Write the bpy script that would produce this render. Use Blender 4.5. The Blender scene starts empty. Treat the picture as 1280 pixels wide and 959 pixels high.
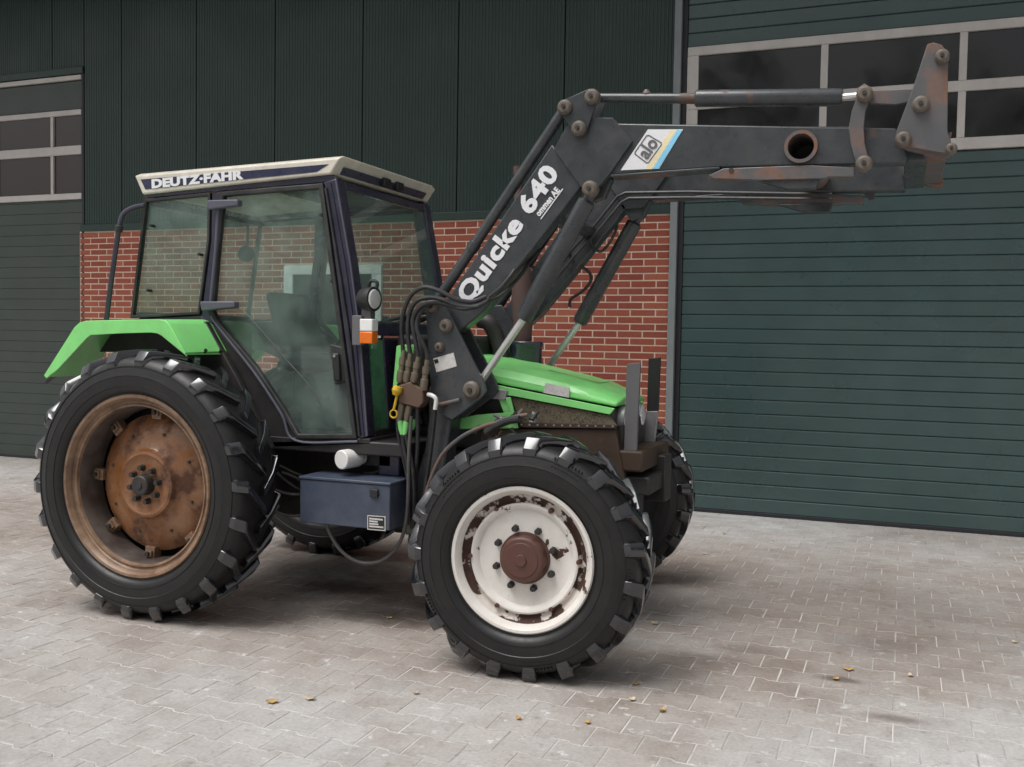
import bpy, bmesh, math, random
from mathutils import Vector, Matrix
random.seed(7)
PI = math.pi
R = math.radians
sc = bpy.context.scene
col = sc.collection

# ------------------------------------------------------------------ camera, sky, sun, exposure
cam_d = bpy.data.cameras.new('camera')
cam_d.sensor_width = 36.0
cam_d.lens = 1240.0 / 1280.0 * 36.0
cam_d.clip_end = 500.0
cam_d.clip_start = 0.05
cam = bpy.data.objects.new('camera', cam_d)
col.objects.link(cam)
cam.matrix_world = Matrix(((0.929863, -0.032125, 0.366500, 4.04), (0.367539, 0.036668, -0.929285, -5.55), (0.016414, 0.998811, 0.045904, 1.65), (0, 0, 0, 1)))
sc.camera = cam

SUN_EL, SUN_AZ = 64.0, 215.0
w = bpy.data.worlds.new('World')
sc.world = w
w.use_nodes = True
wn = w.node_tree
wn.nodes.clear()
sky = wn.nodes.new('ShaderNodeTexSky')
sky.sky_type = 'NISHITA'
sky.sun_disc = False
sky.sun_elevation = R(SUN_EL)
sky.sun_rotation = R(SUN_AZ)
sky.air_density = 1.0
sky.dust_density = 6.0
sky.ozone_density = 1.0
hsv = wn.nodes.new('ShaderNodeHueSaturation')      # cloud cover: the blue is washed out of the sky
hsv.inputs['Saturation'].default_value = 0.16
bg = wn.nodes.new('ShaderNodeBackground')
bg.inputs['Strength'].default_value = 0.105
wo = wn.nodes.new('ShaderNodeOutputWorld')
wn.links.new(sky.outputs[0], hsv.inputs['Color'])
wn.links.new(hsv.outputs[0], bg.inputs['Color'])
wn.links.new(bg.outputs[0], wo.inputs['Surface'])

sun_d = bpy.data.lights.new('sun', 'SUN')
sun_d.energy = 1.5
sun_d.angle = R(35)
sun_d.color = (1.0, 0.985, 0.965)
sun = bpy.data.objects.new('sun', sun_d)
col.objects.link(sun)
_az, _el = R(SUN_AZ), R(SUN_EL)
sdir = Vector((math.sin(_az) * math.cos(_el), math.cos(_az) * math.cos(_el), math.sin(_el)))
sun.rotation_euler = sdir.to_track_quat('Z', 'Y').to_euler()

sc.view_settings.view_transform = 'Standard'
sc.view_settings.look = 'None'
sc.view_settings.exposure = 0.36
sc.view_settings.gamma = 1.0
sc.view_settings.use_curve_mapping = False

# ------------------------------------------------------------------ materials
def nt(name):
    m = bpy.data.materials.new(name)
    m.use_nodes = True
    t = m.node_tree
    t.nodes.clear()
    o = t.nodes.new('ShaderNodeOutputMaterial')
    return m, t, o

def N(t, kind, **kw):
    n = t.nodes.new(kind)
    for k, v in kw.items():
        setattr(n, k, v)
    return n

def noise(t, vec, scale, detail=4.0, rough=0.55):
    n = N(t, 'ShaderNodeTexNoise')
    n.inputs['Scale'].default_value = scale
    n.inputs['Detail'].default_value = detail
    n.inputs['Roughness'].default_value = rough
    t.links.new(vec, n.inputs['Vector'])
    return n.outputs['Fac']

def ramp(t, fac, a, b, ca=(0, 0, 0), cb=(1, 1, 1)):
    r = N(t, 'ShaderNodeValToRGB')
    e = r.color_ramp.elements
    e[0].position, e[1].position = a, b
    e[0].color, e[1].color = (*ca, 1), (*cb, 1)
    t.links.new(fac, r.inputs['Fac'])
    return r.outputs['Color']

def mixc(t, fac, a, b, mode='MIX'):
    n = N(t, 'ShaderNodeMix', data_type='RGBA', blend_type=mode)
    for v, s in ((fac, n.inputs[0]), (a, n.inputs[6]), (b, n.inputs[7])):
        if hasattr(v, 'is_linked'):
            t.links.new(v, s)
        elif isinstance(v, (int, float)):
            s.default_value = v
        else:
            s.default_value = (*v, 1)
    return n.outputs[2]

def surf(name, base, rough=0.5, metal=0.0, dirt=None, dirt_amt=0.4, dirt_scale=6.0, rust=None, rust_lo=0.62,
         rust_hi=0.68, rust_scale=9.0, bump=0.1, bump_scale=60.0, spec=0.5, coat=0.0, rough_var=0.15, vary=0.12, coords='Object',
         rand=0.0):
    """painted / worn surface: base colour, slow tone variation, dirt film, chips of rust, fine relief"""
    m, t, o = nt(name)
    p = N(t, 'ShaderNodeBsdfPrincipled')
    tc = N(t, 'ShaderNodeTexCoord')
    vec = tc.outputs['Object']
    if coords == 'World':
        g = N(t, 'ShaderNodeNewGeometry')
        vec = g.outputs['Position']
    c = mixc(t, ramp(t, noise(t, vec, 3.0, 5.0), 0.3, 0.7), [x * (1 - vary) for x in base], [min(1, x * (1 + vary)) for x in base])
    if rand:
        oi = N(t, 'ShaderNodeObjectInfo')
        c = mixc(t, oi.outputs['Random'], mixc(t, 1.0, c, (1 - rand,) * 3, 'MULTIPLY'), mixc(t, 1.0, c, (1 + rand,) * 3, 'MULTIPLY'))
    if dirt:
        f = ramp(t, noise(t, vec, dirt_scale, 8.0, 0.65), 0.40, 0.75)
        mm = N(t, 'ShaderNodeMath', operation='MULTIPLY')
        t.links.new(f, mm.inputs[0])
        mm.inputs[1].default_value = dirt_amt
        c = mixc(t, mm.outputs[0], c, dirt)
    rf = None
    if rust:
        rf = ramp(t, noise(t, vec, rust_scale, 9.0, 0.62), rust_lo, rust_hi)
        rc = mixc(t, noise(t, vec, 40.0, 5.0), [x * 0.5 for x in rust], [x * 1.4 for x in rust])
        c = mixc(t, rf, c, rc)
    t.links.new(c, p.inputs['Base Color'])
    rr = N(t, 'ShaderNodeMapRange')
    t.links.new(noise(t, vec, dirt_scale * 2.3, 6.0), rr.inputs['Value'])
    rr.inputs['To Min'].default_value = max(0.02, rough - rough_var)
    rr.inputs['To Max'].default_value = min(1.0, rough + rough_var)
    rough_out = rr.outputs[0]
    if rf is not None:
        rough_out = mixc(t, rf, rough_out, (0.9, 0.9, 0.9))
    t.links.new(rough_out, p.inputs['Roughness'])
    p.inputs['Metallic'].default_value = metal
    p.inputs['Specular IOR Level'].default_value = spec
    if coat:
        p.inputs['Coat Weight'].default_value = coat
        p.inputs['Coat Roughness'].default_value = 0.12
    if bump:
        b = N(t, 'ShaderNodeBump')
        b.inputs['Strength'].default_value = bump
        b.inputs['Distance'].default_value = 0.004
        t.links.new(noise(t, vec, bump_scale, 6.0), b.inputs['Height'])
        t.links.new(b.outputs[0], p.inputs['Normal'])
    t.links.new(p.outputs[0], o.inputs['Surface'])
    return m

RUST = (0.16, 0.06, 0.025)
M = {}
M['green'] = surf('green_paint', (0.235, 0.72, 0.21), 0.34, dirt=(0.22, 0.40, 0.16), dirt_amt=0.38, dirt_scale=9, coat=0.3, bump=0.03, vary=0.06)
M['loader'] = surf('loader_grey_paint', (0.037, 0.042, 0.047), 0.30, dirt=(0.105, 0.100, 0.096), dirt_amt=0.46, dirt_scale=8, rust=(0.15, 0.07, 0.04),
                   rust_lo=0.63, rust_hi=0.76, rust_scale=5, bump=0.06)
M['worn_steel'] = surf('worn_brown_steel', (0.092, 0.092, 0.098), 0.42, dirt=(0.14, 0.105, 0.088), dirt_amt=0.55, rust=(0.19, 0.09, 0.055),
                       rust_lo=0.50, rust_hi=0.66, rust_scale=6, bump=0.12)
M['pin'] = surf('greasy_pin', (0.13, 0.11, 0.09), 0.5, dirt=(0.10, 0.07, 0.05), dirt_amt=0.6, bump=0.1)
M['cab'] = surf('cab_dark_blue_paint', (0.026, 0.026, 0.048), 0.24, dirt=(0.10, 0.09, 0.10), dirt_amt=0.22, bump=0.03, coat=0.2)
M['seal'] = surf('black_rubber_seal', (0.012, 0.012, 0.013), 0.6, dirt=(0.08, 0.08, 0.075), dirt_amt=0.5, bump=0.05)
M['hinge'] = surf('grey_plastic_hinge', (0.085, 0.085, 0.115), 0.5, bump=0.05)
M['cream'] = surf('cream_roof_plastic', (0.62, 0.58, 0.50), 0.45, dirt=(0.32, 0.28, 0.20), dirt_amt=0.45, dirt_scale=9, bump=0.04)
M['white'] = surf('white_decal', (0.74, 0.74, 0.76), 0.45, bump=0, vary=0.03, dirt=(0.55, 0.54, 0.52), dirt_amt=0.2, dirt_scale=30)
M['black_print'] = surf('black_print', (0.012, 0.012, 0.014), 0.5, bump=0)
M['navy'] = surf('navy_stripe', (0.022, 0.025, 0.062), 0.3, dirt=(0.12, 0.12, 0.14), dirt_amt=0.22, bump=0.02)
M['rubber'] = surf('tyre_rubber', (0.0085, 0.0083, 0.0085), 0.44, dirt=(0.022, 0.020, 0.018), dirt_amt=0.5, dirt_scale=14, spec=0.45, bump=0.25, bump_scale=140, rough_var=0.12)
M['tread'] = surf('tread_rubber', (0.008, 0.008, 0.011), 0.13, dirt=(0.022, 0.021, 0.020), dirt_amt=0.30, dirt_scale=22, spec=0.8, coat=0.5, bump=0.05, bump_scale=90, rough_var=0.09)
M['rust_rim'] = surf('rusty_rim', (0.21, 0.078, 0.022), 0.27, dirt=(0.36, 0.25, 0.17), dirt_amt=0.55, dirt_scale=4.0, rust=(0.085, 0.034, 0.018),
                     rust_lo=0.47, rust_hi=0.62, rust_scale=6, bump=0.35, bump_scale=45, vary=0.3)
M['rust_dark'] = surf('rusty_rim_barrel', (0.050, 0.034, 0.028), 0.5, dirt=(0.22, 0.20, 0.185), dirt_amt=0.45, dirt_scale=5, bump=0.3, vary=0.3)
M['rust_edge'] = surf('rim_edge_worn', (0.26, 0.165, 0.105), 0.42, dirt=(0.07, 0.028, 0.013), dirt_amt=0.95, dirt_scale=9, bump=0.25, vary=0.2)
M['white_rim'] = surf('white_rim_paint', (0.70, 0.67, 0.63), 0.42, dirt=(0.45, 0.36, 0.28), dirt_amt=0.38, dirt_scale=7, rust=(0.060, 0.028, 0.018),
                      rust_lo=0.60, rust_hi=0.62, rust_scale=8.0, bump=0.08)
M['rim_wear'] = surf('white_rim_worn_step', (0.62, 0.57, 0.52), 0.5, dirt=(0.30, 0.2, 0.14), dirt_amt=0.5, rust=(0.055, 0.026, 0.018),
                     rust_lo=0.465, rust_hi=0.50, rust_scale=7.5, bump=0.2)
M['hub_rust'] = surf('hub_brown', (0.090, 0.035, 0.025), 0.5, dirt=(0.05, 0.03, 0.025), dirt_amt=0.6, bump=0.2, vary=0.25)
M['brown_rust'] = surf('brown_rusted_sheet', (0.046, 0.025, 0.014), 0.6, dirt=(0.038, 0.027, 0.018), dirt_amt=0.6, bump=0.3, vary=0.3, rust=(0.13, 0.055, 0.025), rust_lo=0.6, rust_hi=0.8)
M['exhaust'] = surf('rusted_exhaust', (0.11, 0.062, 0.055), 0.75, dirt=(0.06, 0.045, 0.042), dirt_amt=0.6, bump=0.3, vary=0.25)
M['dark'] = surf('dark_greasy_metal', (0.018, 0.017, 0.018), 0.55, dirt=(0.06, 0.05, 0.04), dirt_amt=0.5, bump=0.2)
M['hose'] = surf('black_hose', (0.016, 0.016, 0.018), 0.42, dirt=(0.09, 0.085, 0.08), dirt_amt=0.3, dirt_scale=16, bump=0.05)
M['grey_hose'] = surf('grey_hose', (0.085, 0.082, 0.078), 0.5, bump=0.05)
M['chrome'] = surf('chrome_rod', (0.70, 0.70, 0.68), 0.30, metal=0.75, dirt=(0.35, 0.33, 0.30), dirt_amt=0.5, bump=0.02, rough_var=0.08)
M['steel'] = surf('galvanised_steel', (0.34, 0.34, 0.35), 0.45, metal=0.5, dirt=(0.2, 0.18, 0.16), dirt_amt=0.5, bump=0.08)
M['guard'] = surf('grey_guard_plate', (0.125, 0.125, 0.132), 0.5, dirt=(0.08, 0.07, 0.065), dirt_amt=0.5, bump=0.1)
M['guard_black'] = surf('black_guard_plate', (0.016, 0.016, 0.017), 0.5, bump=0.05)
M['box_blue'] = surf('box_blue_paint', (0.045, 0.058, 0.092), 0.38, dirt=(0.10, 0.112, 0.13), dirt_amt=0.6, dirt_scale=6, rust=(0.15, 0.065, 0.03),
                     rust_lo=0.645, rust_hi=0.70, rust_scale=6, bump=0.05)
M['filter'] = surf('white_filter', (0.70, 0.69, 0.67), 0.4, bump=0.02)
M['orange'] = surf('orange_lens', (0.75, 0.16, 0.01), 0.2, bump=0.0, coat=0.5)
M['clear_lens'] = surf('white_lens', (0.75, 0.75, 0.74), 0.2, bump=0.0, coat=0.5)
M['lamp_glass'] = surf('lamp_reflector', (0.72, 0.72, 0.70), 0.18, metal=0.3, bump=0.0, coat=0.6)
M['yellow'] = surf('yellow_plastic', (0.60, 0.38, 0.02), 0.4, bump=0.05)
M['coupler'] = surf('coupler_steel', (0.20, 0.17, 0.13), 0.45, metal=0.5, dirt=(0.10, 0.07, 0.04), dirt_amt=0.6, bump=0.1)
M['manifold'] = surf('rusty_manifold', (0.12, 0.070, 0.045), 0.6, dirt=(0.06, 0.04, 0.03), dirt_amt=0.6, bump=0.2)
M['seat'] = surf('dark_seat_fabric', (0.030, 0.032, 0.034), 0.85, bump=0.2)
M['yellow_pale'] = surf('pale_yellow_print', (0.74, 0.66, 0.42), 0.45, bump=0)
M['cyan'] = surf('light_blue_print', (0.22, 0.56, 0.78), 0.45, bump=0)
M['sticker'] = surf('pale_sticker', (0.62, 0.60, 0.58), 0.45, bump=0, dirt=(0.35, 0.33, 0.3), dirt_amt=0.5, dirt_scale=60)

def grille_mat():
    m, t, o = nt('dusty_grille_mesh')
    p = N(t, 'ShaderNodeBsdfPrincipled')
    tc = N(t, 'ShaderNodeTexCoord')
    v = N(t, 'ShaderNodeTexVoronoi')
    v.inputs['Scale'].default_value = 95
    t.links.new(tc.outputs['Object'], v.inputs['Vector'])
    c = mixc(t, ramp(t, v.outputs['Distance'], 0.25, 0.6), (0.018, 0.015, 0.011), (0.120, 0.095, 0.060))
    c = mixc(t, ramp(t, noise(t, tc.outputs['Object'], 12, 8), 0.4, 0.75), c, (0.15, 0.125, 0.085))
    t.links.new(c, p.inputs['Base Color'])
    p.inputs['Roughness'].default_value = 0.85
    t.links.new(p.outputs[0], o.inputs['Surface'])
    return m
M['grille'] = grille_mat()

def glass_mat(name, tint, film, film_amt, rough=0.02):
    m, t, o = nt(name)
    tr = N(t, 'ShaderNodeBsdfTransparent')
    tr.inputs['Color'].default_value = (*tint, 1)
    gl = N(t, 'ShaderNodeBsdfGlossy')
    gl.inputs['Roughness'].default_value = rough
    di = N(t, 'ShaderNodeBsdfDiffuse')
    di.inputs['Color'].default_value = (*film, 1)
    tc = N(t, 'ShaderNodeTexCoord')
    f = ramp(t, noise(t, tc.outputs['Object'], 4.5, 9.0, 0.62), 0.35, 0.78, (film_amt * 0.45,) * 3, (film_amt * 1.8,) * 3)
    m1 = N(t, 'ShaderNodeMixShader')
    t.links.new(f, m1.inputs[0])
    t.links.new(tr.outputs[0], m1.inputs[1])
    t.links.new(di.outputs[0], m1.inputs[2])
    lw0 = N(t, 'ShaderNodeLayerWeight')          # thin pane: the same reflection from either side
    pw = N(t, 'ShaderNodeMath', operation='POWER')
    t.links.new(lw0.outputs['Facing'], pw.inputs[0])
    pw.inputs[1].default_value = 5.0
    lw = N(t, 'ShaderNodeMath', operation='MULTIPLY_ADD')
    t.links.new(pw.outputs[0], lw.inputs[0])
    lw.inputs[1].default_value = 0.90
    lw.inputs[2].default_value = 0.035
    m2 = N(t, 'ShaderNodeMixShader')
    t.links.new(lw.outputs[0], m2.inputs[0])
    t.links.new(m1.outputs[0], m2.inputs[1])
    t.links.new(gl.outputs[0], m2.inputs[2])
    t.links.new(m2.outputs[0], o.inputs['Surface'])
    return m
M['glass'] = glass_mat('cab_glass', (0.90, 0.965, 0.935), (0.36, 0.46, 0.42), 0.135)
M['glass_low'] = glass_mat('cab_low_glass', (0.55, 0.85, 0.66), (0.14, 0.36, 0.20), 0.60)

def pane_mat(name, base):
    m, t, o = nt(name)
    p = N(t, 'ShaderNodeBsdfPrincipled')
    p.inputs['Base Color'].default_value = (*base, 1)
    p.inputs['Roughness'].default_value = 0.06
    p.inputs['Specular IOR Level'].default_value = 0.5
    tc = N(t, 'ShaderNodeTexCoord')
    b = N(t, 'ShaderNodeBump')
    b.inputs['Strength'].default_value = 0.06
    b.inputs['Distance'].default_value = 0.02
    t.links.new(noise(t, tc.outputs['Object'], 2.5, 2.0), b.inputs['Height'])
    t.links.new(b.outputs[0], p.inputs['Normal'])
    t.links.new(p.outputs[0], o.inputs['Surface'])
    return m
M['pane'] = pane_mat('window_glass', (0.010, 0.010, 0.011))
M['pane_dusty'] = pane_mat('window_plastic_pane', (0.048, 0.036, 0.036))

M['clad'] = surf('dark_green_cladding', (0.0115, 0.031, 0.0245), 0.40, dirt=(0.017, 0.038, 0.030), dirt_amt=0.4, dirt_scale=0.8, bump=0.02, vary=0.10, coords='World')
M['door'] = surf('green_door_panel', (0.044, 0.080, 0.078), 0.30, dirt=(0.058, 0.080, 0.076), dirt_amt=0.5, dirt_scale=0.7, bump=0.05, bump_scale=220, vary=0.10, coords='World')
M['door_left'] = surf('green_grey_door_panel', (0.040, 0.054, 0.046), 0.42, dirt=(0.055, 0.055, 0.052), dirt_amt=0.4, dirt_scale=0.8, bump=0.05, vary=0.1, coords='World')
M['frame'] = surf('pale_window_frame', (0.50, 0.47, 0.45), 0.5, dirt=(0.30, 0.27, 0.24), dirt_amt=0.4, dirt_scale=5, bump=0.02, vary=0.06)
M['post'] = surf('grey_door_post', (0.20, 0.22, 0.225), 0.5, bump=0.03)
M['rubber_strip'] = surf('door_bottom_rubber', (0.015, 0.015, 0.020), 0.6, bump=0.05)
M['mortar'] = surf('pale_mortar', (0.58, 0.47, 0.37), 0.95, dirt=(0.50, 0.39, 0.31), dirt_amt=0.5, dirt_scale=12, bump=0.4, bump_scale=120, coords='World')

def tint_mat(name, cols, rough, bump, bscale, stain=None):
    """bricks and pavers: every piece its own tone (object random or the 'tint' attribute), plus weather stains"""
    m, t, o = nt(name)
    p = N(t, 'ShaderNodeBsdfPrincipled')
    oi = N(t, 'ShaderNodeObjectInfo')
    at = N(t, 'ShaderNodeAttribute', attribute_name='tint')
    ad = N(t, 'ShaderNodeMath', operation='ADD')
    t.links.new(oi.outputs['Random'], ad.inputs[0])
    t.links.new(at.outputs['Fac'], ad.inputs[1])
    fr = N(t, 'ShaderNodeMath', operation='FRACT')
    t.links.new(ad.outputs[0], fr.inputs[0])
    r = N(t, 'ShaderNodeValToRGB')
    while len(r.color_ramp.elements) < len(cols):
        r.color_ramp.elements.new(0.5)
    for i, c in enumerate(cols):
        r.color_ramp.elements[i].position = i / (len(cols) - 1)
        r.color_ramp.elements[i].color = (*c, 1)
    t.links.new(fr.outputs[0], r.inputs['Fac'])
    g = N(t, 'ShaderNodeNewGeometry')
    pos = g.outputs['Position']
    c = r.outputs['Color']
    c = mixc(t, ramp(t, noise(t, pos, 55, 6, 0.6), 0.3, 0.75), mixc(t, 1.0, c, (0.84, 0.84, 0.84), 'MULTIPLY'), mixc(t, 1.0, c, (1.14, 1.14, 1.14), 'MULTIPLY'))
    if stain:
        c = stain(t, pos, c)
    t.links.new(c, p.inputs['Base Color'])
    rr = N(t, 'ShaderNodeMapRange')
    t.links.new(noise(t, pos, 2.3, 6), rr.inputs['Value'])
    rr.inputs['To Min'].default_value = rough - 0.12
    rr.inputs['To Max'].default_value = min(1.0, rough + 0.15)
    t.links.new(rr.outputs[0], p.inputs['Roughness'])
    b = N(t, 'ShaderNodeBump')
    b.inputs['Strength'].default_value = bump
    b.inputs['Distance'].default_value = 0.004
    t.links.new(noise(t, pos, bscale, 7, 0.65), b.inputs['Height'])
    t.links.new(b.outputs[0], p.inputs['Normal'])
    t.links.new(p.outputs[0], o.inputs['Surface'])
    return m

def ground_marks(t, pos, c, spots, tone=(0.24, 0.20, 0.175), nscale=7.0):
    # soft-edged darker marks where they lie: centre, radii
    for x, y, rx, ry, amt in spots:
        mp = N(t, 'ShaderNodeMapping', vector_type='TEXTURE')
        mp.inputs['Location'].default_value = (x, y, 0)
        mp.inputs['Scale'].default_value = (rx, ry, 1)
        t.links.new(pos, mp.inputs['Vector'])
        ln = N(t, 'ShaderNodeVectorMath', operation='LENGTH')
        t.links.new(mp.outputs[0], ln.inputs[0])
        nz = N(t, 'ShaderNodeMath', operation='MULTIPLY_ADD')
        t.links.new(noise(t, pos, nscale, 7, 0.7), nz.inputs[0])
        nz.inputs[1].default_value = 1.5
        nz.inputs[2].default_value = -0.75
        ad = N(t, 'ShaderNodeMath', operation='ADD')
        t.links.new(ln.outputs['Value'], ad.inputs[0])
        t.links.new(nz.outputs[0], ad.inputs[1])
        f = ramp(t, ad.outputs[0], 0.35, 1.0, (amt,) * 3, (0, 0, 0))
        c = mixc(t, f, c, mixc(t, 1.0, c, tone, 'MULTIPLY'))
    return c
def ground_stain_shade(t, pos, c):
    # dirt films, tyre dust, oil spots and painted shade under the tractor
    def mul(c, k):
        return mixc(t, 1.0, c, k, 'MULTIPLY')
    c = mixc(t, ramp(t, noise(t, pos, 0.42, 7, 0.6), 0.36, 0.62), c, mul(c, (0.77, 0.715, 0.675)))
    c = mixc(t, ramp(t, noise(t, pos, 3.0, 9, 0.75), 0.46, 0.74), c, mul(c, (0.70, 0.655, 0.62)))
    c = mixc(t, ramp(t, noise(t, pos, 0.9, 3, 0.5), 0.60, 0.72), c, mul(c, (0.74, 0.71, 0.685)))
    c = mixc(t, ramp(t, noise(t, pos, 14.0, 9, 0.75), 0.56, 0.68), c, mul(c, (0.66, 0.62, 0.59)))
    c = mixc(t, ramp(t, noise(t, pos, 9.0, 6, 0.7), 0.60, 0.70), c, (0.66, 0.655, 0.64))
    c = ground_marks(t, pos, c, [(3.6, 1.3, 5.0, 2.2, .75), (-2.5, 0.6, 4.0, 2.0, .6), (1.2, -0.6, 3.0, 1.1, .55)], (0.74, 0.665, 0.61), 2.2)
    return ground_marks(t, pos, c, OIL_SHADE_SPOTS)
OIL_SHADE_SPOTS = [(x, y, rx, ry, a) for (x, y), (rx, ry, a) in zip([(3.791, -0.479), (4.052, -0.913), (3.936, 0.189), (3.084, -0.452), (3.292, -0.197), (0.686, 0.023), (1.682, -0.043), (1.195, -0.460), (-0.000, 0.598), (2.065, 1.040), (1.514, 1.966)],
             [(.13, .06, .7), (.16, .06, .6), (.30, .25, .35), (.22, .12, .4), (.2, .1, .35), (.45, .25, .9), (.6, .4, .75), (.5, .2, .7), (.9, .55, .75), (.6, .55, .7), (.9, .7, .75)])]  # under the tractor: oil and dirt, darkened further to paint in its shade
M['brick'] = tint_mat('red_brick', [(0.25, 0.055, 0.032), (0.31, 0.078, 0.046), (0.22, 0.048, 0.031), (0.34, 0.10, 0.055), (0.265, 0.060, 0.038)], 0.85, 0.5, 70)
M['paver'] = tint_mat('concrete_paver', [(0.455, 0.452, 0.445), (0.485, 0.482, 0.475), (0.445, 0.432, 0.42), (0.50, 0.498, 0.49), (0.47, 0.457, 0.445)], 0.62, 0.5, 160, ground_stain_shade)
M['sand'] = surf('joint_sand', (0.54, 0.53, 0.51), 0.95, dirt=(0.13, 0.115, 0.10), dirt_amt=0.95, dirt_scale=2.2, bump=0.4, coords='World')
def soak(m, extra):
    """the same oil spots with painted shade, and wet joints, in the joint sand"""
    t = m.node_tree
    p = [n for n in t.nodes if n.type == 'BSDF_PRINCIPLED'][0]
    old = p.inputs['Base Color'].links[0].from_socket
    g = N(t, 'ShaderNodeNewGeometry')
    c = ground_marks(t, g.outputs['Position'], old, OIL_SHADE_SPOTS + extra)
    t.links.new(c, p.inputs['Base Color'])
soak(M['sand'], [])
M['leaf'] = surf('yellow_leaf', (0.50, 0.31, 0.11), 0.6, bump=0.1, vary=0.3)
M['leaf_pale'] = surf('pale_leaf', (0.58, 0.47, 0.34), 0.6, bump=0.1, vary=0.2)

# ------------------------------------------------------------------ mesh helpers
class MB:
    def __init__(s):
        s.v, s.f = [], []
    def add(s, vs, fs):
        n = len(s.v)
        s.v += [tuple(v) for v in vs]
        s.f += [tuple(i + n for i in f) for f in fs]
        return s
    def box(s, x0, x1, y0, y1, z0, z1):
        return s.add([(x0, y0, z0), (x1, y0, z0), (x1, y1, z0), (x0, y1, z0), (x0, y0, z1), (x1, y0, z1), (x1, y1, z1), (x0, y1, z1)],
                     [(3, 2, 1, 0), (4, 5, 6, 7), (0, 1, 5, 4), (1, 2, 6, 5), (2, 3, 7, 6), (3, 0, 4, 7)])
    def prism(s, poly, y0, y1):
        n = len(poly)
        vs = [(x, y0, z) for x, z in poly] + [(x, y1, z) for x, z in poly]
        return s.add(vs, [tuple(range(n)), tuple(range(2 * n - 1, n - 1, -1))] + [(i, i + n, (i + 1) % n + n, (i + 1) % n) for i in range(n)])
    def loft(s, rings, cap=True):
        n = len(rings[0])
        b = []
        for i in range(len(rings) - 1):
            b += [(i * n + j, i * n + (j + 1) % n, (i + 1) * n + (j + 1) % n, (i + 1) * n + j) for j in range(n)]
        if cap:
            b += [tuple(range(n)), tuple(range(len(rings) * n - 1, (len(rings) - 1) * n - 1, -1))]
        return s.add([p for r in rings for p in r], b)
    def cyl(s, p0, p1, r0, r1=None, seg=20):
        return s.rev([(0, 0), (0, r0), (1, r0 if r1 is None else r1), (1, 0)], p0, p1, seg)
    def rev(s, prof, p0, p1, seg=24):
        """solid of revolution; profile (t along p0->p1 as fraction, radius)"""
        p0, p1 = Vector(p0), Vector(p1)
        d = p1 - p0
        z = d.normalized()
        a = z.orthogonal().normalized()
        b = z.cross(a)
        vs, fs, rows = [], [], []
        for t, r in prof:
            c = p0 + d * t
            if r < 1e-6:
                rows.append([len(vs)])
                vs.append(c)
            else:
                rows.append(list(range(len(vs), len(vs) + seg)))
                vs += [c + (a * math.cos(k * 2 * PI / seg) + b * math.sin(k * 2 * PI / seg)) * r for k in range(seg)]
        for A, B in zip(rows[:-1], rows[1:]):
            for k in range(seg):
                k2 = (k + 1) % seg
                if len(A) == 1 and len(B) == 1:
                    continue
                if len(A) == 1:
                    fs.append((A[0], B[k], B[k2]))
                elif len(B) == 1:
                    fs.append((A[k], B[0], A[k2]))
                else:
                    fs.append((A[k], B[k], B[k2], A[k2]))
        return s.add(vs, fs)
    def tube(s, pts, r, seg=8, closed=False):
        pts = [Vector(p) for p in pts]
        n = len(pts)
        ref = None
        rings = []
        for i, p in enumerate(pts):
            a = pts[max(0, i - 1)]
            b = pts[min(n - 1, i + 1)]
            d = (b - a).normalized()
            if ref is None:
                ref = d.orthogonal().normalized()
            ref = (ref - d * ref.dot(d)).normalized()
            q = d.cross(ref)
            rr = r[i] if isinstance(r, (list, tuple)) else r
            rings.append([p + (ref * math.cos(k * 2 * PI / seg) + q * math.sin(k * 2 * PI / seg)) * rr for k in range(seg)])
        return s.loft(rings)
    def bar(s, p0, p1, wy, h):
        """flat bar from p0 to p1, wy thick in Y and h tall across its run"""
        p0, p1 = Vector(p0), Vector(p1)
        d = (p1 - p0).normalized()
        yv = Vector((0, 1, 0))
        u = d.cross(yv).normalized()
        yv = u.cross(d)
        o = []
        for p in (p0, p1):
            o.append([p + yv * a * wy / 2 + u * b * h / 2 for a, b in ((-1, -1), (1, -1), (1, 1), (-1, 1))])
        return s.loft(o)
    def mesh(s, name):
        me = bpy.data.meshes.new(name)
        me.from_pydata([tuple(v) for v in s.v], [], s.f)
        b = bmesh.new()
        b.from_mesh(me)
        bmesh.ops.recalc_face_normals(b, faces=b.faces)
        b.to_mesh(me)
        b.free()
        return me
    def build(s, name, mat, parent=None, bevel=0.0, sm=35, seg=2):
        me = s.mesh(name)
        return link(name, me, mat, parent, bevel, sm, seg)

def link(name, me, mat, parent=None, bevel=0.0, sm=35, seg=2):
    if sm:
        me.polygons.foreach_set('use_smooth', [True] * len(me.polygons))
        me.set_sharp_from_angle(angle=R(sm))
    ob = bpy.data.objects.new(name, me)
    me.materials.append(mat if not isinstance(mat, str) else M[mat])
    col.objects.link(ob)
    if parent:
        ob.parent = parent
    if bevel:
        bv = ob.modifiers.new('bevel', 'BEVEL')
        bv.width = bevel
        bv.segments = seg
        bv.limit_method = 'ANGLE'
        bv.angle_limit = R(40)
    return ob

def tag(o, label=None, cat=None, group=None, kind=None):
    if label: o['label'] = label
    if cat: o['category'] = cat
    if group: o['group'] = group
    if kind: o['kind'] = kind
    return o

def empty(name, loc=(0, 0, 0), parent=None):
    o = bpy.data.objects.new(name, None)
    o.empty_display_size = 0.3
    col.objects.link(o)
    o.location = loc
    if parent: o.parent = parent
    return o

def dup(o, parent=None):
    c = o.copy()
    col.objects.link(c)
    if parent: c.parent = parent
    return c

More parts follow.
